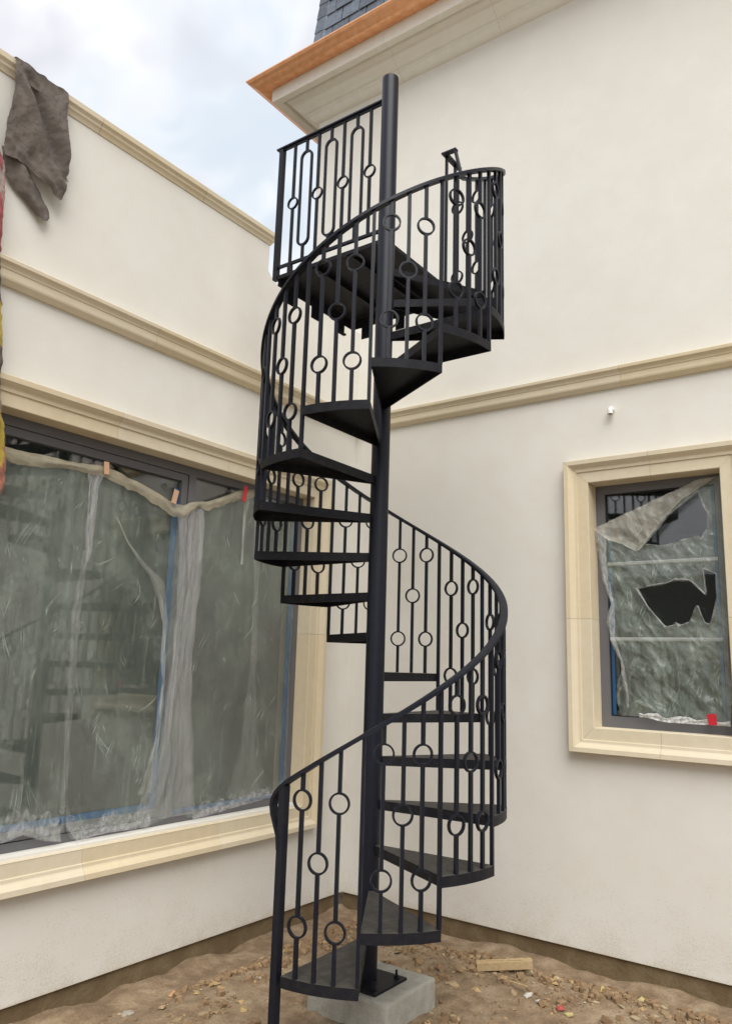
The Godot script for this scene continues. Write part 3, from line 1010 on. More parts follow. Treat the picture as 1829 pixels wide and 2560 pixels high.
	for x in [0.735, 1.075]:
		st = begin()
		box(st, Vector3(x - 0.042, top - 0.180, z0 - 0.007), Vector3(x + 0.042, top - 0.030, z0 - 0.0015))
		obj("bracket", st, M.iron, land)
	# guard panel along the near edge: post, rails, rings and long loops
	var g := part("guard_panel", t, off)
	var gz := 1.832
	var gt := 5.856
	st = begin()
	box(st, Vector3(0.556, top - 0.03, gz - 0.019), Vector3(0.594, gt - 0.0125, gz + 0.019))
	obj("post", st, M.iron, g)
	st = begin()
	box(st, Vector3(0.528, gt - 0.012, gz - 0.0225), Vector3(1.545, gt, gz + 0.0225))
	box(st, Vector3(0.595, gt - 0.026, gz - 0.010), Vector3(1.540, gt - 0.0125, gz + 0.010))
	obj("top_rail", st, M.iron, g)
	st = begin()
	box(st, Vector3(0.595, 4.836, gz - 0.010), Vector3(1.540, 4.857, gz + 0.010))
	box(st, Vector3(0.690, top + 0.0005, gz - 0.016), Vector3(0.725, 4.8355, gz + 0.010))
	obj("bottom_rail", st, M.iron, g)
	var rm2 := ring_mesh(0.049, 0.040, 0.017)
	for k in 7:
		var x := 0.706 + 0.1185 * k
		if k % 2 == 0:
			st = begin()
			box(st, Vector3(-BAR / 2, 4.8575, -BAR / 2), Vector3(BAR / 2, 5.342 - 0.045, BAR / 2))
			box(st, Vector3(-BAR / 2, 5.342 + 0.045, -BAR / 2), Vector3(BAR / 2, gt - 0.0265, BAR / 2))
			var o := obj("baluster", st, M.iron, g, Vector3(x, 0, gz))
			put("ring", rm2, M.iron, o, Vector3(0, 5.342, 0))
		else:
			st = begin()
			box(st, Vector3(-BAR / 2, 4.8575, -BAR / 2), Vector3(BAR / 2, 4.962, BAR / 2))
			box(st, Vector3(-BAR / 2, 5.740, -BAR / 2), Vector3(BAR / 2, gt - 0.0265, BAR / 2))
			var o := obj("baluster", st, M.iron, g, Vector3(x, 0, gz))
			var loop := []
			var rr := 0.050
			for q in 41:
				var ang := TAU * q / 40.0
				var cyy := 5.685 if q <= 20 else 5.015
				loop.append([Vector3(rr * cos(ang), cyy + rr * sin(ang), 0), Vector3(cos(ang), sin(ang), 0), Vector3.BACK])
				if q == 20:
					loop.append([Vector3(-rr, 5.015, 0), Vector3.LEFT, Vector3.BACK])
			loop.append([Vector3(rr, 5.685, 0), Vector3.RIGHT, Vector3.BACK])
			st = begin()
			sweep(st, rect(0.016, 0.017), loop, false)
			obj("loop", st, M.iron, o)
	# short return at the head of the stair: the handrail steps up to landing height
	var h := part("head_rail", t, off)
	var e0 := polar(438.6, R - 0.0105, rail_y(438.6) - 0.008)
	var hx := 1.681
	var hz := 1.094
	st = begin()
	sweep(st, rect(0.013, 0.042), [[e0, Vector3(1, 0.3, 0), Vector3(0, 0, 1)], [Vector3(hx, gt - 0.012, hz), Vector3(1, 0.3, 0), Vector3(0, 0, 1)]])
	obj("riser_bar", st, M.iron, h)
	st = begin()
	box(st, Vector3(1.568, gt - 0.0135, hz - 0.020), Vector3(hx + 0.012, gt, hz + 0.022))
	box(st, Vector3(1.568, gt - 0.0135, 0.87), Vector3(1.612, gt, hz - 0.0205))
	obj("top_rail", st, M.iron, h)
	for z in [1.062, 0.93]:
		st = begin()
		box(st, Vector3(-BAR / 2, top + 0.0005, -BAR / 2), Vector3(BAR / 2, gt - 0.014, BAR / 2))
		obj("baluster", st, M.iron, h, Vector3(1.562 + 0.024, 0, z))

func smooth_lathe(at: Vector3, prof: Array) -> SurfaceTool:
	var st := begin(true)
	lathe(st, at, prof, 48)
	return st

func footing() -> void:
	# rough cast block under the pole
	var lo := Vector3(1.322, -0.16, 1.558)
	var hi := Vector3(1.866, 0.216, 2.052)
	var st := begin(true)
	var n := 18
	var faces := [[0, 1, 2, 1.0], [0, 1, 2, -1.0], [1, 2, 0, 1.0], [1, 2, 0, -1.0], [2, 0, 1, 1.0], [2, 0, 1, -1.0]]
	var mid := (lo + hi) / 2
	var half := (hi - lo) / 2
	var bend := func(a: int, b: int, c: int, s: float, i: int, j: int) -> Vector3:
		var p := Vector3.ZERO
		p[a] = half[a] * sin((i * 2.0 / n - 1.0) * PI / 2)
		p[b] = half[b] * sin((j * 2.0 / n - 1.0) * PI / 2)
		p[c] = half[c] * s
		var core := Vector3(clampf(p.x, -half.x + 0.016, half.x - 0.016), clampf(p.y, -half.y + 0.016, half.y - 0.016), clampf(p.z, -half.z + 0.016, half.z - 0.016))
		var d := p - core
		if d.length() > 0.0001:
			p = core + d.normalized() * 0.016
		var wobble := noise.get_noise_3dv((p + mid) * 9.0) * 0.004 + noise.get_noise_3dv((p + mid) * 40.0) * 0.002
		if p.y > half.y - 0.004 and absf(p.x) < 0.22 and absf(p.z) < 0.20:
			wobble = 0.0
		return mid + p + d.normalized() * wobble
	for f in faces:
		for i in n:
			for j in n:
				var a: Vector3 = bend.call(f[0], f[1], f[2], f[3], i, j)
				var b: Vector3 = bend.call(f[0], f[1], f[2], f[3], i + 1, j)
				var c: Vector3 = bend.call(f[0], f[1], f[2], f[3], i + 1, j + 1)
				var d: Vector3 = bend.call(f[0], f[1], f[2], f[3], i, j + 1)
				var out := Vector3.ZERO
				out[f[2]] = f[3]
				quad(st, a, b, c, d, out)
	var o := obj("concrete_footing", st, M.concrete, self)
	tag(o, "pale rough concrete footing block under the foot of the spiral stair", "footing")

# ---------------------------------------------------------------- plastic, cloth
func inside(p: Vector2, poly: PackedVector2Array) -> bool:
	return Geometry2D.is_point_in_polygon(p, poly)

func rim(p: Vector2, poly: PackedVector2Array) -> float:
	var best := 9.0
	for i in poly.size():
		var c := Geometry2D.get_closest_point_to_segment(p, poly[i], poly[(i + 1) % poly.size()])
		best = minf(best, c.distance_to(p))
	return best

func lerp_rows(rows: Array, y: float) -> Array:
	# rows: [y, a, b] from high to low
	for k in rows.size() - 1:
		var p: Array = rows[k]
		var q: Array = rows[k + 1]
		if y <= p[0] and y >= q[0]:
			var w: float = (p[0] - y) / maxf(0.0001, p[0] - q[0])
			return [lerpf(p[1], q[1], w), lerpf(p[2], q[2], w)]
	return [rows[-1][1], rows[-1][2]]

func gathered(rows: Array, x: float, ridges: float, deep: float, seed_: float, nu := 40, nv := 70) -> ArrayMesh:
	# a bunched sheet hanging between two edges given by rows, ridged along its length
	var y1: float = rows[0][0]
	var y0: float = rows[-1][0]
	return sheet(nu, nv, func(u, v):
		var y: float = lerpf(y1, y0, v)
		var e := lerp_rows(rows, y)
		var rid := sin(u * ridges * TAU + 1.4 * noise.get_noise_2d(y * 2.0, seed_)) + 0.6 * sin(u * ridges * 2.3 * TAU + seed_ + y)
		var z: float = lerpf(e[0], e[1], u) + 0.012 * noise.get_noise_2d(y * 5.0 + u * 3.0, seed_ + 9.0)
		return Vector3(x + deep * rid + 0.010 * noise.get_noise_2d(y * 6.0, u * 9.0 + seed_), y, z),
		null, func(u, v):
		var n := noise.get_noise_2d(u * 7.0 + seed_, v * 2.5)
		var edge := smoothstep(0.0, 0.10, u) * smoothstep(1.0, 0.90, u)
		return Color(1, 1, 1, clampf(0.95 + 0.6 * n, 0.4, 1.3) * lerpf(0.45, 1.0, edge) * lerpf(1.0, 0.65, v)))

func left_plastic() -> void:
	var t := thing("plastic_sheet", "large torn dusty plastic sheet taped over the wide left window", "plastic sheet", Vector3(-0.09, 0.86, 2.1))
	var off := -t.position
	var top := [[3.72, 3.16], [3.38, 3.15], [2.95, 3.165], [2.81, 3.175], [2.69, 3.19], [2.42, 3.14], [2.13, 3.06], [2.0, 3.05], [1.88, 3.10], [1.75, 3.13], [1.55, 3.22], [1.41, 3.29], [1.26, 3.31], [0.68, 3.27]]
	var edge := func(z: float) -> float:
		for k in top.size() - 1:
			if z <= top[k][0] and z >= top[k + 1][0]:
				return lerpf(top[k][1], top[k + 1][1], (top[k][0] - z) / (top[k][0] - top[k + 1][0]))
		return 3.2
	var foot := [[3.72, 0.90], [3.14, 0.90], [3.03, 0.93], [2.875, 0.873], [2.76, 0.85], [2.745, 0.945], [2.67, 0.835], [2.46, 0.86], [2.07, 0.845], [1.85, 0.89], [1.73, 0.845], [1.32, 0.875], [0.885, 0.905], [0.68, 0.93]]
	var base := func(z: float) -> float:
		for k in foot.size() - 1:
			if z <= foot[k][0] and z >= foot[k + 1][0]:
				return lerpf(foot[k][1], foot[k + 1][1], (foot[k][0] - z) / (foot[k][0] - foot[k + 1][0]))
		return 0.88
	var main := sheet(180, 180, func(u, v):
		var z: float = lerpf(3.71, 0.70, u)
		var yb: float = base.call(z)
		var yt: float = edge.call(z)
		var y: float = lerpf(yt, yb, v)
		var x := -0.088 + 0.014 * noise.get_noise_2d(z * 2.2, y * 1.2) + 0.006 * noise.get_noise_2d(z * 11.0, y * 3.0 + 60.0) + 0.0025 * absf(noise.get_noise_2d(z * 30.0, y * 12.0))
		x += 0.04 * smoothstep(0.14, 0.0, y - yb) * (0.6 + noise.get_noise_2d(z * 8.0, 3.0))
		return Vector3(x, y, z),
		func(u, v):
		var z: float = lerpf(3.71, 0.70, u)
		return not (absf(z - (2.752 + 0.010 * v)) < 0.005 and v > 0.955))
	put("film", main, M.film_left, t, off)
	# folded-over hem along the top edge
	var hem := sheet(140, 10, func(u, v):
		var z: float = lerpf(3.71, 1.24, u)
		var y1: float = edge.call(z) + 0.012 + 0.008 * noise.get_noise_2d(z * 9.0, 1.0)
		var deep := 0.070 + 0.035 * noise.get_noise_2d(z * 2.0, 7.0) - 0.05 * exp(-pow((z - 1.86) / 0.06, 2.0)) + 0.02 * exp(-pow((z - 2.15) / 0.2, 2.0))
		return Vector3(-0.070 + 0.012 * sin(v * PI) + 0.008 * noise.get_noise_2d(z * 7.0, v * 2.0), y1 - deep * v * (1.0 + 0.12 * noise.get_noise_2d(z * 26.0, 2.0)), z),
		null, func(u, v):
		return Color(1, 1, 1, clampf(0.9 + 0.35 * noise.get_noise_2d(u * 30.0, v * 2.0), 0.5, 1.1)))
	put("hem", hem, M.hem, t, off)
	# bunches and swags
	put("fold", gathered([[3.07, 1.965, 1.795], [2.97, 2.03, 1.775], [2.86, 2.016, 1.772], [2.46, 1.985, 1.778], [2.02, 1.99, 1.812], [1.64, 2.02, 1.785], [1.23, 2.065, 1.725], [1.05, 2.13, 1.71], [0.87, 2.25, 1.69]], -0.077, 1.3, 0.007, 1.0, 60, 110), M.fold, t, off)
	put("fold", gathered([[3.15, 2.815, 2.690], [3.05, 2.80, 2.725], [2.89, 2.796, 2.725], [2.75, 2.79, 2.735], [2.62, 2.775, 2.735], [2.55, 2.755, 2.742]], -0.077, 1.4, 0.006, 4.0, 26, 40), M.fold, t, off)
	put("fold", gathered([[2.88, 2.572, 2.566], [2.72, 2.462, 2.446], [2.58, 2.33, 2.275], [2.50, 2.245, 2.13], [2.36, 2.155, 2.082], [2.157, 2.105, 2.055], [1.80, 2.075, 2.040], [1.4, 2.085, 2.055], [1.05, 2.21, 2.06]], -0.074, 1.0, 0.007, 8.0, 24, 80), M.fold_thin, t, off)
	put("fold", gathered([[3.28, 1.40, 1.30], [3.12, 1.385, 1.345], [2.9, 1.375, 1.352], [2.7, 1.37, 1.355]], -0.07, 1.2, 0.008, 12.0, 16, 30), M.fold_thin, t, off)
	put("fold", gathered([[2.62, 2.79, 2.745], [2.2, 2.83, 2.76], [1.8, 2.81, 2.755], [1.0, 2.775, 2.735]], -0.074, 0.8, 0.006, 22.0, 20, 60), M.fold_faint, t, off)
	put("fold", gathered([[3.22, 1.26, 1.13], [2.6, 1.22, 1.15], [1.9, 1.20, 1.13], [1.3, 1.27, 1.05], [0.95, 1.38, 0.92]], -0.074, 0.9, 0.006, 27.0, 24, 60), M.fold_faint, t, off)
	# frilled foot of the sheet
	for s in [[3.70, 2.765, 0.16, 20.0], [2.742, 2.10, 0.13, 24.0], [1.72, 0.75, 0.10, 28.0]]:
		put("frill", sheet(90, 14, func(u, v):
			var z: float = lerpf(s[0], s[1], u)
			var yb: float = base.call(z) - 0.008
			var tall: float = s[2] * (0.65 + 0.9 * absf(noise.get_noise_2d(z * 7.0, s[3])) + 0.5 * noise.get_noise_2d(z * 2.5, s[3] + 5.0))
			return Vector3(-0.060 + 0.020 * noise.get_noise_2d(z * 13.0, v * 2.2 + s[3]) + 0.016 * (1.0 - v), yb + tall * v, z + 0.01 * noise.get_noise_2d(v * 6.0, z * 9.0)),
			null, func(u, v):
			return Color(1, 1, 1, clampf(1.0 - 0.75 * v + 0.9 * noise.get_noise_2d(u * 60.0, v * 4.0), 0.05, 1.0))), M.fold, t, off)
	# tapes
	for d in [[2.700, 3.185, 0.040, 0.085, "tape_tan", 0.12], [2.105, 3.105, 0.045, 0.105, "tape_tan", -0.22], [1.402, 3.265, 0.038, 0.13, "tape_red", -0.14]]:
		var st := begin()
		var b := Basis(Vector3.RIGHT, d[5])
		var P := []
		for c in [[-1, -1], [1, -1], [1, 1], [-1, 1]]:
			for x in [-0.044, -0.0425]:
				P.append(Vector3(x, d[1], d[0]) + b * Vector3(0, c[1] * d[3] / 2, c[0] * d[2] / 2))
		hexa(st, [P[0], P[2], P[4], P[6], P[1], P[3], P[5], P[7]])
		obj("tape", st, M[d[4]], t, off)

func right_plastic() -> void:
	var t := thing("plastic_sheet", "crumpled clear plastic sheet with two torn holes over the right window", "plastic sheet", Vector3(2.72, 1.62, -0.09))
	var off := -t.position
	var outline := PackedVector2Array([Vector2(3.038, 3.333), Vector2(2.62, 3.17), Vector2(2.262, 3.03), Vector2(2.279, 2.917), Vector2(2.294, 2.787), Vector2(2.316, 2.631), Vector2(2.35, 2.53), Vector2(2.38, 2.452), Vector2(2.352, 2.40), Vector2(2.338, 2.315), Vector2(2.352, 2.27), Vector2(2.362, 2.20), Vector2(2.383, 2.117), Vector2(2.436, 2.033), Vector2(2.43, 1.95), Vector2(2.40, 1.862), Vector2(2.384, 1.766), Vector2(2.422, 1.638), Vector2(2.614, 1.636), Vector2(2.775, 1.613), Vector2(2.95, 1.618), Vector2(3.155, 1.609), Vector2(3.18, 1.825), Vector2(3.174, 2.116), Vector2(3.187, 2.458), Vector2(3.189, 2.691), Vector2(3.192, 3.144), Vector2(3.186, 3.352)])
	var h1 := PackedVector2Array([Vector2(3.029, 3.253), Vector2(2.92, 3.17), Vector2(2.817, 3.093), Vector2(2.72, 2.98), Vector2(2.64, 2.893), Vector2(2.74, 2.873), Vector2(2.831, 2.881), Vector2(2.93, 2.91), Vector2(3.018, 2.928), Vector2(3.03, 2.90), Vector2(3.077, 2.985), Vector2(3.091, 3.081), Vector2(3.06, 3.14)])
	var h2 := PackedVector2Array([Vector2(2.572, 2.56), Vector2(2.65, 2.42), Vector2(2.736, 2.312), Vector2(2.77, 2.277), Vector2(2.82, 2.287), Vector2(2.84, 2.31), Vector2(2.86, 2.288), Vector2(2.93, 2.31), Vector2(2.99, 2.43), Vector2(3.03, 2.31), Vector2(3.06, 2.30), Vector2(3.09, 2.356), Vector2(3.118, 2.483), Vector2(3.121, 2.647), Vector2(3.04, 2.687), Vector2(3.045, 2.50), Vector2(2.99, 2.56), Vector2(2.945, 2.607), Vector2(2.85, 2.612), Vector2(2.76, 2.589), Vector2(2.66, 2.575)])
	var xy := func(u: float, v: float) -> Vector2: return Vector2(lerpf(2.25, 3.20, u), lerpf(3.36, 1.60, v))
	var cell := FastNoiseLite.new()
	cell.noise_type = FastNoiseLite.TYPE_CELLULAR
	cell.seed = 12
	cell.frequency = 1.0
	cell.cellular_return_type = FastNoiseLite.RETURN_DISTANCE
	cell.cellular_jitter = 1.0
	cell.fractal_type = FastNoiseLite.FRACTAL_NONE
	var crease := FastNoiseLite.new()
	crease.noise_type = FastNoiseLite.TYPE_CELLULAR
	crease.seed = 12
	crease.frequency = 1.0
	crease.cellular_return_type = FastNoiseLite.RETURN_DISTANCE2_SUB
	crease.cellular_jitter = 1.0
	crease.fractal_type = FastNoiseLite.FRACTAL_NONE
	var warp := func(p: Vector2) -> Vector2: return Vector2(p.x * 8.5 + p.y * 2.6 + 1.2 * noise.get_noise_2d(p.x * 3.0, p.y * 3.0), p.y * 6.0 - p.x * 2.0 + 1.2 * noise.get_noise_2d(p.x * 3.0 + 40.0, p.y * 3.0))
	var bulge := func(p: Vector2) -> float:
		var z := -0.098 + 0.020 * noise.get_noise_2d(p.x * 4.0, p.y * 2.5)
		z += 0.022 * (0.5 - absf(noise.get_noise_2d(p.x * 6.0 + p.y * 3.0, p.y * 4.0 + 20.0))) + 0.003 * (0.4 - absf(noise.get_noise_2d(p.x * 18.0, p.y * 12.0)))
		var q: Vector2 = warp.call(p)
		z += 0.016 * cell.get_noise_2dv(q) + 0.006 * cell.get_noise_2dv(q * 2.7)
		return z
	var pull := func(p: Vector2) -> float:
		# tension folds fanning out of the top right corner, and loose ones across the foot
		var d := Vector2(3.24, 3.42) - p
		var fan := sin(atan2(d.y, d.x) * 17.0 + 2.4 * noise.get_noise_2d(p.x * 3.0, p.y * 3.0))
		var loose := sin((p.x * 0.8 + p.y * 1.5) * 26.0 + 5.0 * noise.get_noise_2d(p.x * 2.4 + 11.0, p.y * 2.4))
		return lerpf(loose, fan, smoothstep(1.9, 2.7, p.y))
	# where the sheet lies double or is pulled into white gathers
	var gathers := [[Vector2(2.30, 2.93), Vector2(2.80, 2.27), 0.045, 0.9], [Vector2(2.42, 2.24), Vector2(3.12, 2.23), 0.045, 1.0], [Vector2(2.46, 2.12), Vector2(2.52, 1.66), 0.050, 0.9], [Vector2(3.155, 3.30), Vector2(3.15, 1.65), 0.035, 1.0],
		[Vector2(2.60, 2.84), Vector2(3.05, 2.90), 0.045, 0.9], [Vector2(2.55, 1.68), Vector2(3.10, 1.66), 0.035, 0.9], [Vector2(2.48, 2.45), Vector2(2.72, 2.20), 0.05, 0.8], [Vector2(3.06, 3.25), Vector2(3.08, 2.95), 0.04, 0.9], [Vector2(2.93, 2.14), Vector2(2.98, 1.85), 0.03, 0.6]]
	var film := sheet(150, 270, func(u, v):
		var p: Vector2 = xy.call(u, v)
		return Vector3(p.x, p.y, (bulge.call(p) as float) + 0.006 * (pull.call(p) as float) * (0.4 + noise.get_noise_2d(p.x * 3.0, p.y * 2.0))),
		func(u, v):
		var p: Vector2 = xy.call(u, v)
		return inside(p, outline) and not inside(p, h1) and not inside(p, h2),
		func(u, v):
		var p: Vector2 = xy.call(u, v)
		var a := 0.85 + 1.2 * maxf(0.0, noise.get_noise_2d(p.x * 7.0 + 30.0, p.y * 5.0))
		var cr := absf(noise.get_noise_2d(p.x * 9.0 + p.y * 4.0, p.y * 6.0 - p.x * 3.0 + 80.0))
		a += 1.6 * smoothstep(0.06, 0.0, cr)
		for f in gathers:
			var c: Vector2 = Geometry2D.get_closest_point_to_segment(p, f[0], f[1])
			a += 1.5 * f[3] * exp(-pow(c.distance_to(p) / (f[2] * 1.25), 2.0)) * clampf(0.8 + 1.6 * noise.get_noise_2d(p.x * 14.0, p.y * 11.0), 0.1, 1.6)
		var ten := absf(pull.call(p))
		var q: Vector2 = warp.call(p)
		var gate := smoothstep(-0.2, 0.25, noise.get_noise_2d(p.x * 4.0 + 17.0, p.y * 3.0))
		a += 1.3 * gate * smoothstep(0.10, 0.0, crease.get_noise_2dv(q) + 1.0) + 0.6 * gate * smoothstep(0.16, 0.0, crease.get_noise_2dv(q * 2.7) + 1.0)
		a += 0.9 * smoothstep(0.22, 0.0, ten) * smoothstep(-0.1, 0.3, noise.get_noise_2d(p.x * 4.0 + 3.0, p.y * 3.0))
		var e := minf(rim(p, outline), minf(rim(p, h1), rim(p, h2)))
		a += 1.5 * smoothstep(0.030, 0.0, e)
		return Color(1, 1, 1, clampf(a, 0.2, 3.4)))
	put("film", film, M.film_right, t, off)
	var flap := PackedVector2Array([Vector2(2.258, 3.034), Vector2(3.04, 3.340), Vector2(3.175, 3.345), Vector2(3.05, 3.28), Vector2(2.915, 3.196), Vector2(2.804, 3.093), Vector2(2.72, 2.99), Vector2(2.665, 2.917), Vector2(2.62, 2.85), Vector2(2.582, 2.834), Vector2(2.48, 2.90), Vector2(2.377, 2.936), Vector2(2.31, 2.99)])
	put("flap", sheet(150, 90, func(u, v):
		var p := Vector2(lerpf(2.25, 3.19, u), lerpf(3.36, 2.82, v))
		return Vector3(p.x, p.y, (bulge.call(p) as float) + 0.022 + 0.007 * (pull.call(p) as float) + 0.030 * smoothstep(0.05, 0.0, rim(p, flap)) * smoothstep(3.05, 2.85, p.y) + 0.008 * noise.get_noise_2d(p.x * 5.0 + p.y * 8.0, p.y * 3.0)),
		func(u, v): return inside(Vector2(lerpf(2.25, 3.19, u), lerpf(3.36, 2.82, v)), flap),
		func(u, v):
		var p := Vector2(lerpf(2.25, 3.19, u), lerpf(3.36, 2.82, v))
		return Color(1, 1, 1, clampf(0.80 + 0.4 * noise.get_noise_2d(u * 6.0, v * 3.0) + 0.35 * smoothstep(0.3, 0.0, absf(pull.call(p))) + 0.4 * smoothstep(0.012, 0.0, rim(p, flap)), 0.4, 1.45))), M.flap, t, off)
	# curled lips along the torn edges
	for hole in [h1, h2]:
		var centre := Vector2.ZERO
		for c in hole:
			centre += c / hole.size()
		put("torn_edge", sheet(220, 6, func(u, v):
			var f: float = u * hole.size()
			var i: int = int(f) % hole.size()
			var p: Vector2 = hole[i].lerp(hole[(i + 1) % hole.size()], f - floorf(f))
			var wide := 0.012 + 0.030 * maxf(0.0, noise.get_noise_2d(u * 22.0, 3.0) + 0.25)
			var q: Vector2 = p + (p - centre).normalized() * (wide * (v - 0.35))
			return Vector3(q.x, q.y, (bulge.call(p) as float) + 0.006 + 0.020 * sin(v * PI) + 0.010 * noise.get_noise_2d(u * 30.0, v)),
			null, func(u, v):
			return Color(1, 1, 1, clampf(0.9 + 1.2 * noise.get_noise_2d(u * 26.0, v * 2.0 + 5.0), 0.15, 1.5))), M.fold, t, off)
	# rolled left edge
	put("rolled_edge", gathered([[3.02, 2.268, 2.36], [2.917, 2.280, 2.37], [2.787, 2.294, 2.36], [2.63, 2.318, 2.375], [2.45, 2.375, 2.405], [2.315, 2.340, 2.415], [2.20, 2.362, 2.41], [2.117, 2.385, 2.425], [2.03, 2.435, 2.46], [1.85, 2.455, 2.485], [1.70, 2.47, 2.49]], -0.5, 1.0, 0.0, 31.0, 14, 90) if false else sheet(12, 120, func(u, v):
		var y: float = lerpf(3.02, 1.70, v)
		var e := lerp_rows([[3.02, 2.268, 2.345], [2.917, 2.280, 2.36], [2.787, 2.294, 2.35], [2.63, 2.318, 2.365], [2.45, 2.375, 2.40], [2.315, 2.340, 2.405], [2.20, 2.362, 2.40], [2.117, 2.385, 2.42], [2.03, 2.435, 2.455], [1.85, 2.455, 2.48], [1.70, 2.475, 2.488]], y)
		return Vector3(lerpf(e[0], e[1], u) + 0.006 * noise.get_noise_2d(y * 14.0, 2.0), y, -0.086 + 0.022 * sin(u * PI) + 0.014 * noise.get_noise_2d(y * 9.0, u * 3.0)),
		null, func(u, v): return Color(1, 1, 1, clampf(0.75 + 0.9 * noise.get_noise_2d(u * 5.0, v * 30.0), 0.3, 1.2))), M.fold, t, off)
	# white gathered hem at the foot
	put("hem", sheet(90, 8, func(u, v):
		var x: float = lerpf(2.56, 3.165, u)
		var tall := 0.035 + 0.022 * noise.get_noise_2d(x * 12.0, 5.0)
		return Vector3(x, 1.612 + 0.024 * smoothstep(2.75, 2.6, x) + tall * v, -0.080 + 0.012 * noise.get_noise_2d(x * 20.0, v * 2.0)),
		null, func(u, v): return Color(1, 1, 1, clampf(0.8 + 0.7 * noise.get_noise_2d(u * 40.0, v * 3.0), 0.25, 1.2))), M.hem_white, t, off)
	var st := begin()
	hexa(st, [Vector3(3.029, 1.613, -0.062), Vector3(3.086, 1.616, -0.062), Vector3(3.086, 1.616, -0.0605), Vector3(3.029, 1.613, -0.0605), Vector3(3.022, 1.684, -0.060), Vector3(3.077, 1.692, -0.060), Vector3(3.077, 1.692, -0.0585), Vector3(3.022, 1.684, -0.0585)])
	obj("tape", st, M.tape_red, t, off)

func tarp() -> void:
	var t := thing("tarpaulin", "grey-brown crumpled tarpaulin draped over the left parapet", "tarpaulin", Vector3(0.0, 5.57, 3.5))
	var off := -t.position
	var A := PackedVector2Array([Vector2(3.700, 5.56), Vector2(3.333, 5.56), Vector2(3.330, 5.391), Vector2(3.322, 5.30), Vector2(3.315, 5.215), Vector2(3.285, 5.10), Vector2(3.268, 5.012), Vector2(3.272, 4.985), Vector2(3.259, 4.962), Vector2(3.287, 4.93), Vector2(3.287, 4.869), Vector2(3.30, 4.80), Vector2(3.323, 4.780), Vector2(3.344, 4.795), Vector2(3.40, 4.83), Vector2(3.47, 4.862), Vector2(3.557, 4.905), Vector2(3.62, 4.90), Vector2(3.695, 4.887), Vector2(3.708, 5.021), Vector2(3.70, 5.18), Vector2(3.693, 5.328)])
	var folds := [[Vector2(3.66, 5.50), Vector2(3.36, 4.90), 0.055, 0.060], [Vector2(3.61, 5.50), Vector2(3.28, 4.97), 0.036, -0.085], [Vector2(3.52, 5.50), Vector2(3.27, 5.12), 0.045, 0.045], [Vector2(3.69, 5.30), Vector2(3.40, 4.84), 0.05, 0.025], [Vector2(3.55, 5.55), Vector2(3.36, 4.80), 0.03, -0.025], [Vector2(3.38, 5.55), Vector2(3.30, 5.10), 0.04, 0.02], [Vector2(3.68, 5.0), Vector2(3.33, 4.83), 0.025, 0.02]]
	var cell := FastNoiseLite.new()
	cell.noise_type = FastNoiseLite.TYPE_CELLULAR
	cell.seed = 5
	cell.frequency = 1.0
	cell.fractal_type = FastNoiseLite.FRACTAL_NONE
	cell.cellular_return_type = FastNoiseLite.RETURN_DISTANCE
	var px := func(p: Vector2, lift: float) -> float:
		var x := 0.068 + lift
		for f in folds:
			var c: Vector2 = Geometry2D.get_closest_point_to_segment(p, f[0], f[1])
			x += 0.50 * f[3] * exp(-pow(c.distance_to(p) / f[2], 2.0)) * smoothstep(5.56, 5.40, p.y)
		x += 0.011 * sin((p.x * 0.87 - p.y * 0.5) * 75.0 + 6.0 * noise.get_noise_2d(p.x * 3.0, p.y * 1.2)) * (0.5 + noise.get_noise_2d(p.x * 4.0 + 9.0, p.y * 2.0)) + 0.022 * noise.get_noise_2d(p.x * 5.0, p.y * 3.0) + 0.006 * noise.get_noise_2d(p.x * 16.0 + 4.0, p.y * 10.0) + 0.0015 * noise.get_noise_2d(p.x * 50.0, p.y * 40.0)
		var q := Vector2(p.x * 9.0 + p.y * 3.5 + noise.get_noise_2d(p.x * 4.0, p.y * 4.0), p.y * 5.0 - p.x * 3.0)
		x += 0.008 * cell.get_noise_2dv(q) + 0.0015 * cell.get_noise_2dv(q * 2.6) + 0.010
		return maxf(x, 0.058 if p.y > 5.44 else 0.015)
	var main := sheet(200, 330, func(u, v):
		var p := Vector2(lerpf(3.73, 3.24, u), lerpf(5.560, 4.76, v))
		return Vector3(px.call(p, 0.0), p.y, p.x),
		func(u, v): return inside(Vector2(lerpf(3.73, 3.24, u), lerpf(5.560, 4.76, v)), A))
	put("cloth", main, M.tarp, t, off)
	# the turn over the top of the coping
	put("turn_over", sheet(60, 16, func(u, v):
		var z: float = lerpf(3.70, 3.335, u)
		var p := Vector2(z, 5.560)
		var x: float = px.call(p, 0.0)
		var lift := 0.006 + 0.010 * absf(noise.get_noise_2d(z * 14.0, v * 3.0))
		return Vector3(lerpf(x, -0.22, v), 5.560 + 0.022 * sin(minf(v * 4.0, 1.0) * PI / 2) + lift * v, z)), M.tarp, t, off)
	# two rolled tails below
	for tail in [[[4.96, 3.70, 3.55], [4.887, 3.692, 3.50], [4.80, 3.65, 3.42], [4.74, 3.585, 3.385], [4.70, 3.515, 3.355], [4.655, 3.455, 3.35], [4.625, 3.425, 3.365]]]:
		put("tail", sheet(26, 70, func(u, v):
			var y: float = lerpf(4.96, 4.632, v)
			var e := lerp_rows(tail, y)
			var z: float = lerpf(e[0], e[1], u)
			return Vector3(0.030 + 0.030 * sin(u * PI) + 0.014 * noise.get_noise_2d(z * 20.0, y * 10.0) + 0.012 * sin(u * 9.0 + v * 6.0) * (1.0 - v * 0.5), y - 0.02 * sin(u * PI) * v, z)), M.tarp, t, off)

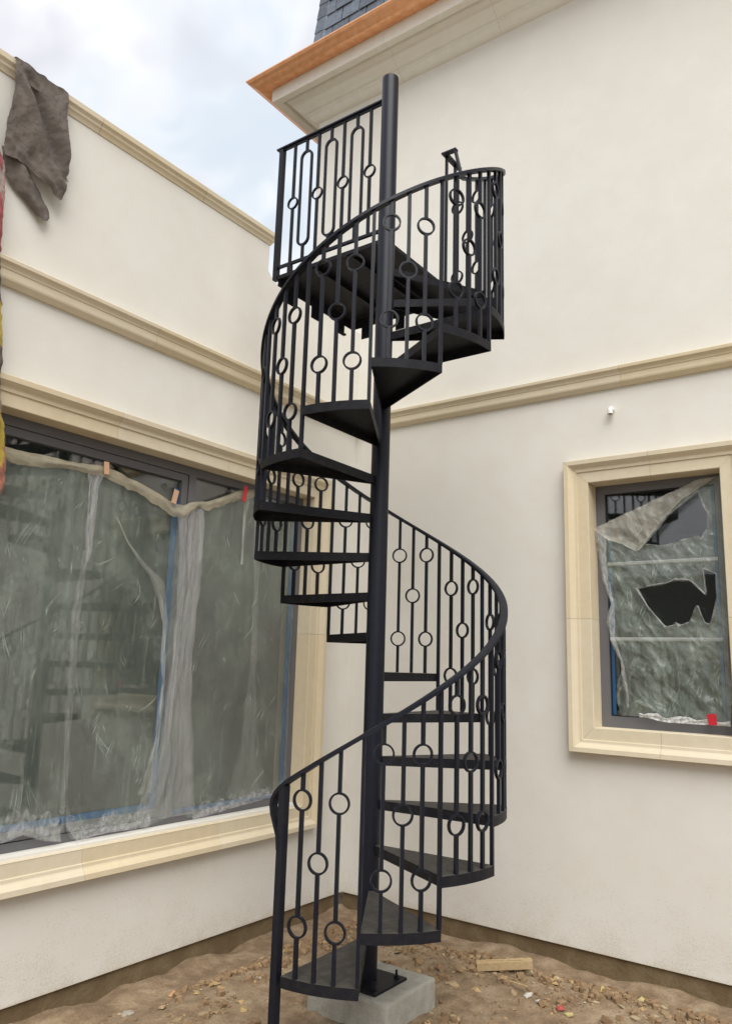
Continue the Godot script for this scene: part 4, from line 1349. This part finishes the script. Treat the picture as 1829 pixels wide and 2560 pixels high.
func rag() -> void:
	var cols := [Color(0.25, 0.21, 0.18), Color(0.28, 0.075, 0.085), Color(0.30, 0.25, 0.22), Color(0.34, 0.09, 0.085), Color(0.33, 0.085, 0.08), Color(0.10, 0.08, 0.07), Color(0.36, 0.27, 0.05), Color(0.13, 0.10, 0.085), Color(0.30, 0.24, 0.17), Color(0.40, 0.29, 0.05), Color(0.30, 0.12, 0.08), Color(0.11, 0.085, 0.07)]
	var rows := [[5.55, 3.98, 3.86], [5.2, 3.93, 3.78], [4.90, 3.88, 3.69], [4.80, 3.87, 3.672], [4.449, 3.82, 3.648], [4.108, 3.79, 3.606], [3.746, 3.73, 3.565], [3.39, 3.69, 3.520], [3.20, 3.67, 3.468], [3.07, 3.66, 3.455], [2.836, 3.60, 3.440]]
	var m := sheet(20, 160, func(u, v):
		var y: float = lerpf(5.55, 2.836, v)
		var e := lerp_rows(rows, y)
		return Vector3(0.085 + 0.035 * sin(u * PI) + 0.012 * sin(u * 7.0 + v * 20.0) + 0.01 * noise.get_noise_2d(u * 6.0, v * 60.0), y, lerpf(e[0], e[1], u) + 0.016 + 0.04 * smoothstep(4.75, 5.0, y) + 0.012 * noise.get_noise_2d(v * 50.0, 3.0)),
		null, func(u, v):
		var s: float = (v * 12.5 - 1.6) + 0.9 * noise.get_noise_2d(u * 4.0, v * 14.0) + 1.3 * (u - 0.7)
		var c: Color = cols[clampi(int(s), 0, 11)]
		return c * (1.0 + 0.5 * noise.get_noise_2d(u * 20.0, v * 120.0)))
	var o := put("cloth_strip", m, M.rag, self)
	tag(o, "narrow dirty strip of red, yellow and brown cloth hanging down beside the tarpaulin", "cloth")

# ---------------------------------------------------------------- things on the ground
func shard_mesh(seed_: int, size: float, thick: float, curl: float) -> ArrayMesh:
	var r2 := RandomNumberGenerator.new()
	r2.seed = seed_
	var n := r2.randi_range(5, 8)
	var ring := []
	for k in n:
		var a := TAU * (k + r2.randf_range(-0.3, 0.3)) / n
		ring.append(Vector3(cos(a) * size * r2.randf_range(0.55, 1.0), 0, sin(a) * size * r2.randf_range(0.35, 0.75)))
	var st := begin()
	var up := Vector3.UP * thick
	var peak := Vector3(0, curl, 0)
	for k in n:
		var a: Vector3 = ring[k]
		var b: Vector3 = ring[(k + 1) % n]
		a.y += curl * r2.randf_range(-0.3, 0.3)
		tri(st, a + up, b + up, peak + up, Vector3.UP)
		tri(st, a, b, peak * 0.8, Vector3.DOWN)
		quad(st, a, b, b + up, a + up, a + b)
	return done(st)

func debris() -> void:
	# wood offcut
	var st := begin()
	var b := Basis(Vector3.UP, deg_to_rad(36.0))
	var L := 0.175
	var P := []
	for y in [0.0, 0.045]:
		for c in [[-1, -1], [1, -1], [1, 1], [-1, 1]]:
			P.append(Vector3(c[0] * L, y + (0.006 if c[0] > 0 else 0.0), c[1] * 0.030))
	hexa(st, P)
	var wood := obj("wood_offcut", st, M.wood, self, Vector3(1.94, gh(1.94, 0.86) + 0.018, 0.84))
	wood.rotation = Vector3(deg_to_rad(2.0), deg_to_rad(33.0), deg_to_rad(4.0))
	tag(wood, "short sawn wood offcut lying on the soil below the right wall", "wood")
	st = begin()
	bar(st, Vector3(-0.15, 0.048, -0.012), Vector3(0.12, 0.054, 0.008), 0.010, 0.005, Vector3.BACK)
	obj("splinter", st, M.wood, wood)
	var items := [
		["plaster_shard", 2.20, 1.06, 0.055, "shard_white", "largest white plaster flake, on the soil just in front of the wood offcut", "shard"],
		["plaster_shard", 2.29, 1.10, 0.040, "shard_white", "smaller white flake touching the right end of the largest white one", "shard"],
		["cardboard_scrap", 2.43, 1.13, 0.045, "wrapper_red", "dull red wrapper scrap right of the white plaster flakes", "scrap"],
		["plaster_shard", 2.49, 1.17, 0.035, "shard_yellow", "cream flake lying against the dull red wrapper scrap", "shard"],
		["dry_leaf", 0.36, 2.15, 0.060, "shard_orange", "orange dry leaf on the debris line below the wide left window", "leaf"],
		["plaster_shard", 0.42, 1.98, 0.060, "shard_grey", "long grey-white flake beside the orange dry leaf", "shard"],
		["plaster_shard", 0.40, 2.52, 0.060, "shard_grey", "grey-brown clod at the lower left end of the debris line", "shard"],
		["plaster_shard", 0.66, 2.50, 0.045, "shard_tan", "tan flake standing right of the grey-brown clod on the bare soil", "shard"],
		["dry_leaf", 2.52, 0.70, 0.055, "shard_yellow", "yellow curled leaf on the soil midway along the right wall", "leaf"],
		["dry_leaf", 2.74, 0.66, 0.050, "shard_yellow", "yellowish twisted leaf nearest the right edge of the picture", "leaf"],
		["dry_leaf", 0.64, 1.30, 0.075, "shard_tan", "big pale tan leaf on the rubble behind the newel post of the stair", "leaf"],
		["plaster_shard", 1.80, 1.24, 0.050, "shard_tan", "pale tan flake between the concrete footing and the wood offcut", "shard"],
		["plaster_shard", 2.02, 1.62, 0.045, "shard_tan", "tan flake on the soil right of the concrete footing", "shard"]]
	var k := 0
	for d in items:
		var leaf: bool = d[0] == "dry_leaf"
		var o := put(d[0], shard_mesh(100 + k, d[3], 0.002 if leaf else 0.009, 0.022 if leaf else 0.006), M[d[4]], self, Vector3(d[1], gh(d[1], d[2]) + 0.004, d[2]))
		o.rotation = Vector3(rng.randf_range(-0.25, 0.25), rng.randf() * TAU, rng.randf_range(-0.25, 0.25))
		tag(o, d[5], d[6])
		k += 1
	# lath
	st = begin()
	bar(st, Vector3.ZERO, Vector3(0.20, 0.012, 0.05), 0.012, 0.006, Vector3.BACK)
	tag(obj("thin_lath", st, M.wood, self, Vector3(1.98, gh(2.0, 0.98) + 0.012, 0.98)), "thin pale lath on the soil between the wood offcut and the white flakes", "lath")
	# loose rubble, chips and leaf litter
	var drift := FastNoiseLite.new()
	drift.seed = 8
	drift.frequency = 1.3
	drift.fractal_octaves = 3
	var palettes := [[Color(0.33, 0.245, 0.145), Color(0.25, 0.17, 0.09)], [Color(0.42, 0.34, 0.22), Color(0.29, 0.215, 0.125)], [Color(0.20, 0.125, 0.065), Color(0.28, 0.185, 0.10)], [Color(0.55, 0.50, 0.41), Color(0.42, 0.38, 0.30)], [Color(0.42, 0.29, 0.13), Color(0.34, 0.235, 0.115)]]
	var kinds := [[1.0, 1500, 0.28, 0.10], [1.0, 1300, 0.12, 0.12], [0.9, 6000, 0.7, 0.25], [0.6, 260, 0.2, 0.1], [1.1, 900, 0.05, 0.40]]
	for s in kinds.size():
		var size: float = kinds[s][0]
		var mm := MultiMesh.new()
		mm.transform_format = MultiMesh.TRANSFORM_3D
		mm.use_colors = true
		mm.mesh = shard_mesh(300 + s, size, size * kinds[s][2], size * kinds[s][3])
		var where := []
		var guard := 0
		while where.size() < kinds[s][1] and guard < 80000:
			guard += 1
			var x := rng.randf_range(0.12, 4.0)
			var z := rng.randf_range(0.12, 3.6)
			var d := minf(x, z)
			var n := drift.get_noise_2d(x, z)
			# heaps: a line along the left wall, the corner, the strip along the right wall and round the footing
			var w := 0.035 + 1.5 * maxf(n - 0.08, 0.0)
			w += 0.8 * exp(-pow((x - 0.52) / 0.16, 2.0)) * smoothstep(2.7, 1.6, z)
			w += 0.7 * exp(-pow((z - 0.75) / 0.22, 2.0))
			w += 0.6 * exp(-pow((Vector2(x - 0.8, z - 1.0).length()) / 0.35, 2.0))
			w += 0.6 * exp(-pow((Vector2(x - 2.15, z - 2.0).length()) / 0.35, 2.0))
			w *= smoothstep(0.26, 0.50, d) * (0.35 + 0.65 * smoothstep(-0.15, 0.25, drift.get_noise_2d(x * 3.0 + 50.0, z * 3.0)))
			if x > 1.30 and x < 1.89 and z > 1.54 and z < 2.07:
				continue
			if rng.randf() < w:
				where.append(Vector2(x, z))
		mm.instance_count = where.size()
		for q in where.size():
			var p: Vector2 = where[q]
			var r := 0.0035 + 0.046 * pow(rng.randf(), 7.0) + 0.006 * rng.randf()
			var basis := Basis.from_euler(Vector3(rng.randf_range(-0.5, 0.5), rng.randf() * TAU, rng.randf_range(-0.5, 0.5))).scaled(Vector3.ONE * r)
			mm.set_instance_transform(q, Transform3D(basis, Vector3(p.x, gh(p.x, p.y) - r * 0.10, p.y)))
			mm.set_instance_color(q, (palettes[s][0] as Color).lerp(palettes[s][1], rng.randf()))
		var o := MultiMeshInstance3D.new()
		o.name = numbered("leaf_litter" if s == 4 else "rubble")
		o.multimesh = mm
		o.material_override = M.chips
		o.set_meta("kind", "stuff")
		add_child(o, true)
		tag(o, ["tan stone chips scattered in drifts on the bare soil", "pale flat plaster chips scattered on the bare soil", "dark brown soil crumbs lying in drifts on the soil", "whitish grit flakes scattered over the brown soil", "dry brown leaf bits mixed into the debris"][s], "litter" if s == 4 else "rubble")

# ---------------------------------------------------------------- what the panes mirror, and an added light bouncer, behind and beside the camera
func surroundings() -> void:
	var st := begin()
	box(st, Vector3(-7.0, -0.25, 6.8), Vector3(11.5, 0.05, 17.8))  # pale slabs added out of view to bounce light onto walls and undersides
	box(st, Vector3(6.6, -0.25, -5.5), Vector3(11.5, 0.0495, 6.7995))
	obj("bounce_slab", st, M.bounce_slab, self).set_meta("kind", "structure")
	st = begin()
	var r2 := RandomNumberGenerator.new()
	r2.seed = 77
	for k in 2600:
		var d := Vector3(r2.randfn(), r2.randfn(), r2.randfn()).normalized()
		var rad := 0.55 + 0.45 * pow(r2.randf(), 0.4)
		var lump := 0.8 + 0.35 * noise.get_noise_3dv(d * 2.5)
		var c := Vector3(0, 3.6, 0) + d * Vector3(1.9, 2.5, 1.9) * rad * lump
		var u := Vector3(r2.randfn(), r2.randfn(), r2.randfn()).normalized() * 0.17
		var v := u.cross(d + Vector3(0.01, 0.3, 0)).normalized() * 0.10
		quad(st, c - u, c - v, c + u, c + v, d)
	var crown := done(st)
	st = begin(true)
	var circ := PackedVector2Array()
	for k in 9:
		circ.append(Vector2(cos(TAU * k / 9), sin(TAU * k / 9)))
	sweep(st, circ, [[Vector3(0, -0.3, 0), Vector3(0.17, 0, 0), Vector3(0, 0, 0.17)], [Vector3(0.05, 1.4, 0), Vector3(0.12, 0, 0), Vector3(0, 0, 0.12)], [Vector3(0, 4.4, 0.1), Vector3(0.04, 0, 0), Vector3(0, 0, 0.04)]])
	var trunk := done(st)
	var spots := [[13.0, -5.0, 1.0], [13.6, -1.6, 1.15], [12.8, 1.6, 0.95], [13.4, 4.9, 1.2], [13.0, 8.3, 1.05], [13.7, 11.6, 1.1]]
	var names := ["nearest the house", "second from the house", "third from the house", "fourth from the house", "fifth from the house", "farthest from the house"]
	for k in spots.size():
		var s: Array = spots[k]
		var t := thing("garden_tree", "dense green tree, the one %s in the row opposite the low wing" % names[k], "tree", Vector3(s[0], gh(s[0], s[1]) , s[1]), "trees in a row across the court")
		t.rotation.y = k * 1.3
		t.scale = Vector3(0.9, 0.62, 0.9) * s[2]
		put("trunk", trunk, M.bark, t)
		put("crown", crown, M.leaf, t)
	var h := thing("neighbour_house", "long pale bungalow with a dark hipped roof behind the camera", "house", Vector3(0, 0, 18))
	st = begin()
	box(st, Vector3(-8, -0.3, 0), Vector3(9, 3.1, 6))
	obj("wall", st, M.plaster, h)
	st = begin()
	hexa(st, [Vector3(-8.6, 3.28, -0.6), Vector3(9.6, 3.28, -0.6), Vector3(9.6, 3.28, 6.6), Vector3(-8.6, 3.28, 6.6), Vector3(-5.5, 5.2, 2.9), Vector3(6.5, 5.2, 2.9), Vector3(6.5, 5.2, 3.1), Vector3(-5.5, 5.2, 3.1)])
	obj("roof", st, M.far_roof, h)
	st = begin()
	box(st, Vector3(-8.6, 3.1, -0.6), Vector3(9.6, 3.279, 6.6))
	obj("eaves", st, M.pvc, h)
	for x in [-5.5, -1.5, 2.5, 6.0]:
		st = begin()
		box(st, Vector3(x, 0.9, -0.04), Vector3(x + 1.5, 2.4, -0.005))
		var w := obj("window", st, M.pvc, h)
		st = begin()
		box(st, Vector3(x + 0.08, 0.98, -0.05), Vector3(x + 1.42, 2.32, -0.041))
		obj("pane", st, M.far_glass, w)

func _ready() -> void:
	stage()
	rng.seed = 2024
	noise.seed = 3
	noise.frequency = 0.6
	noise.fractal_octaves = 3
	materials()
	ground()
	left_wing()
	house()
	staircase()
	footing()
	left_plastic()
	right_plastic()
	tarp()
	rag()
	debris()
	surroundings()
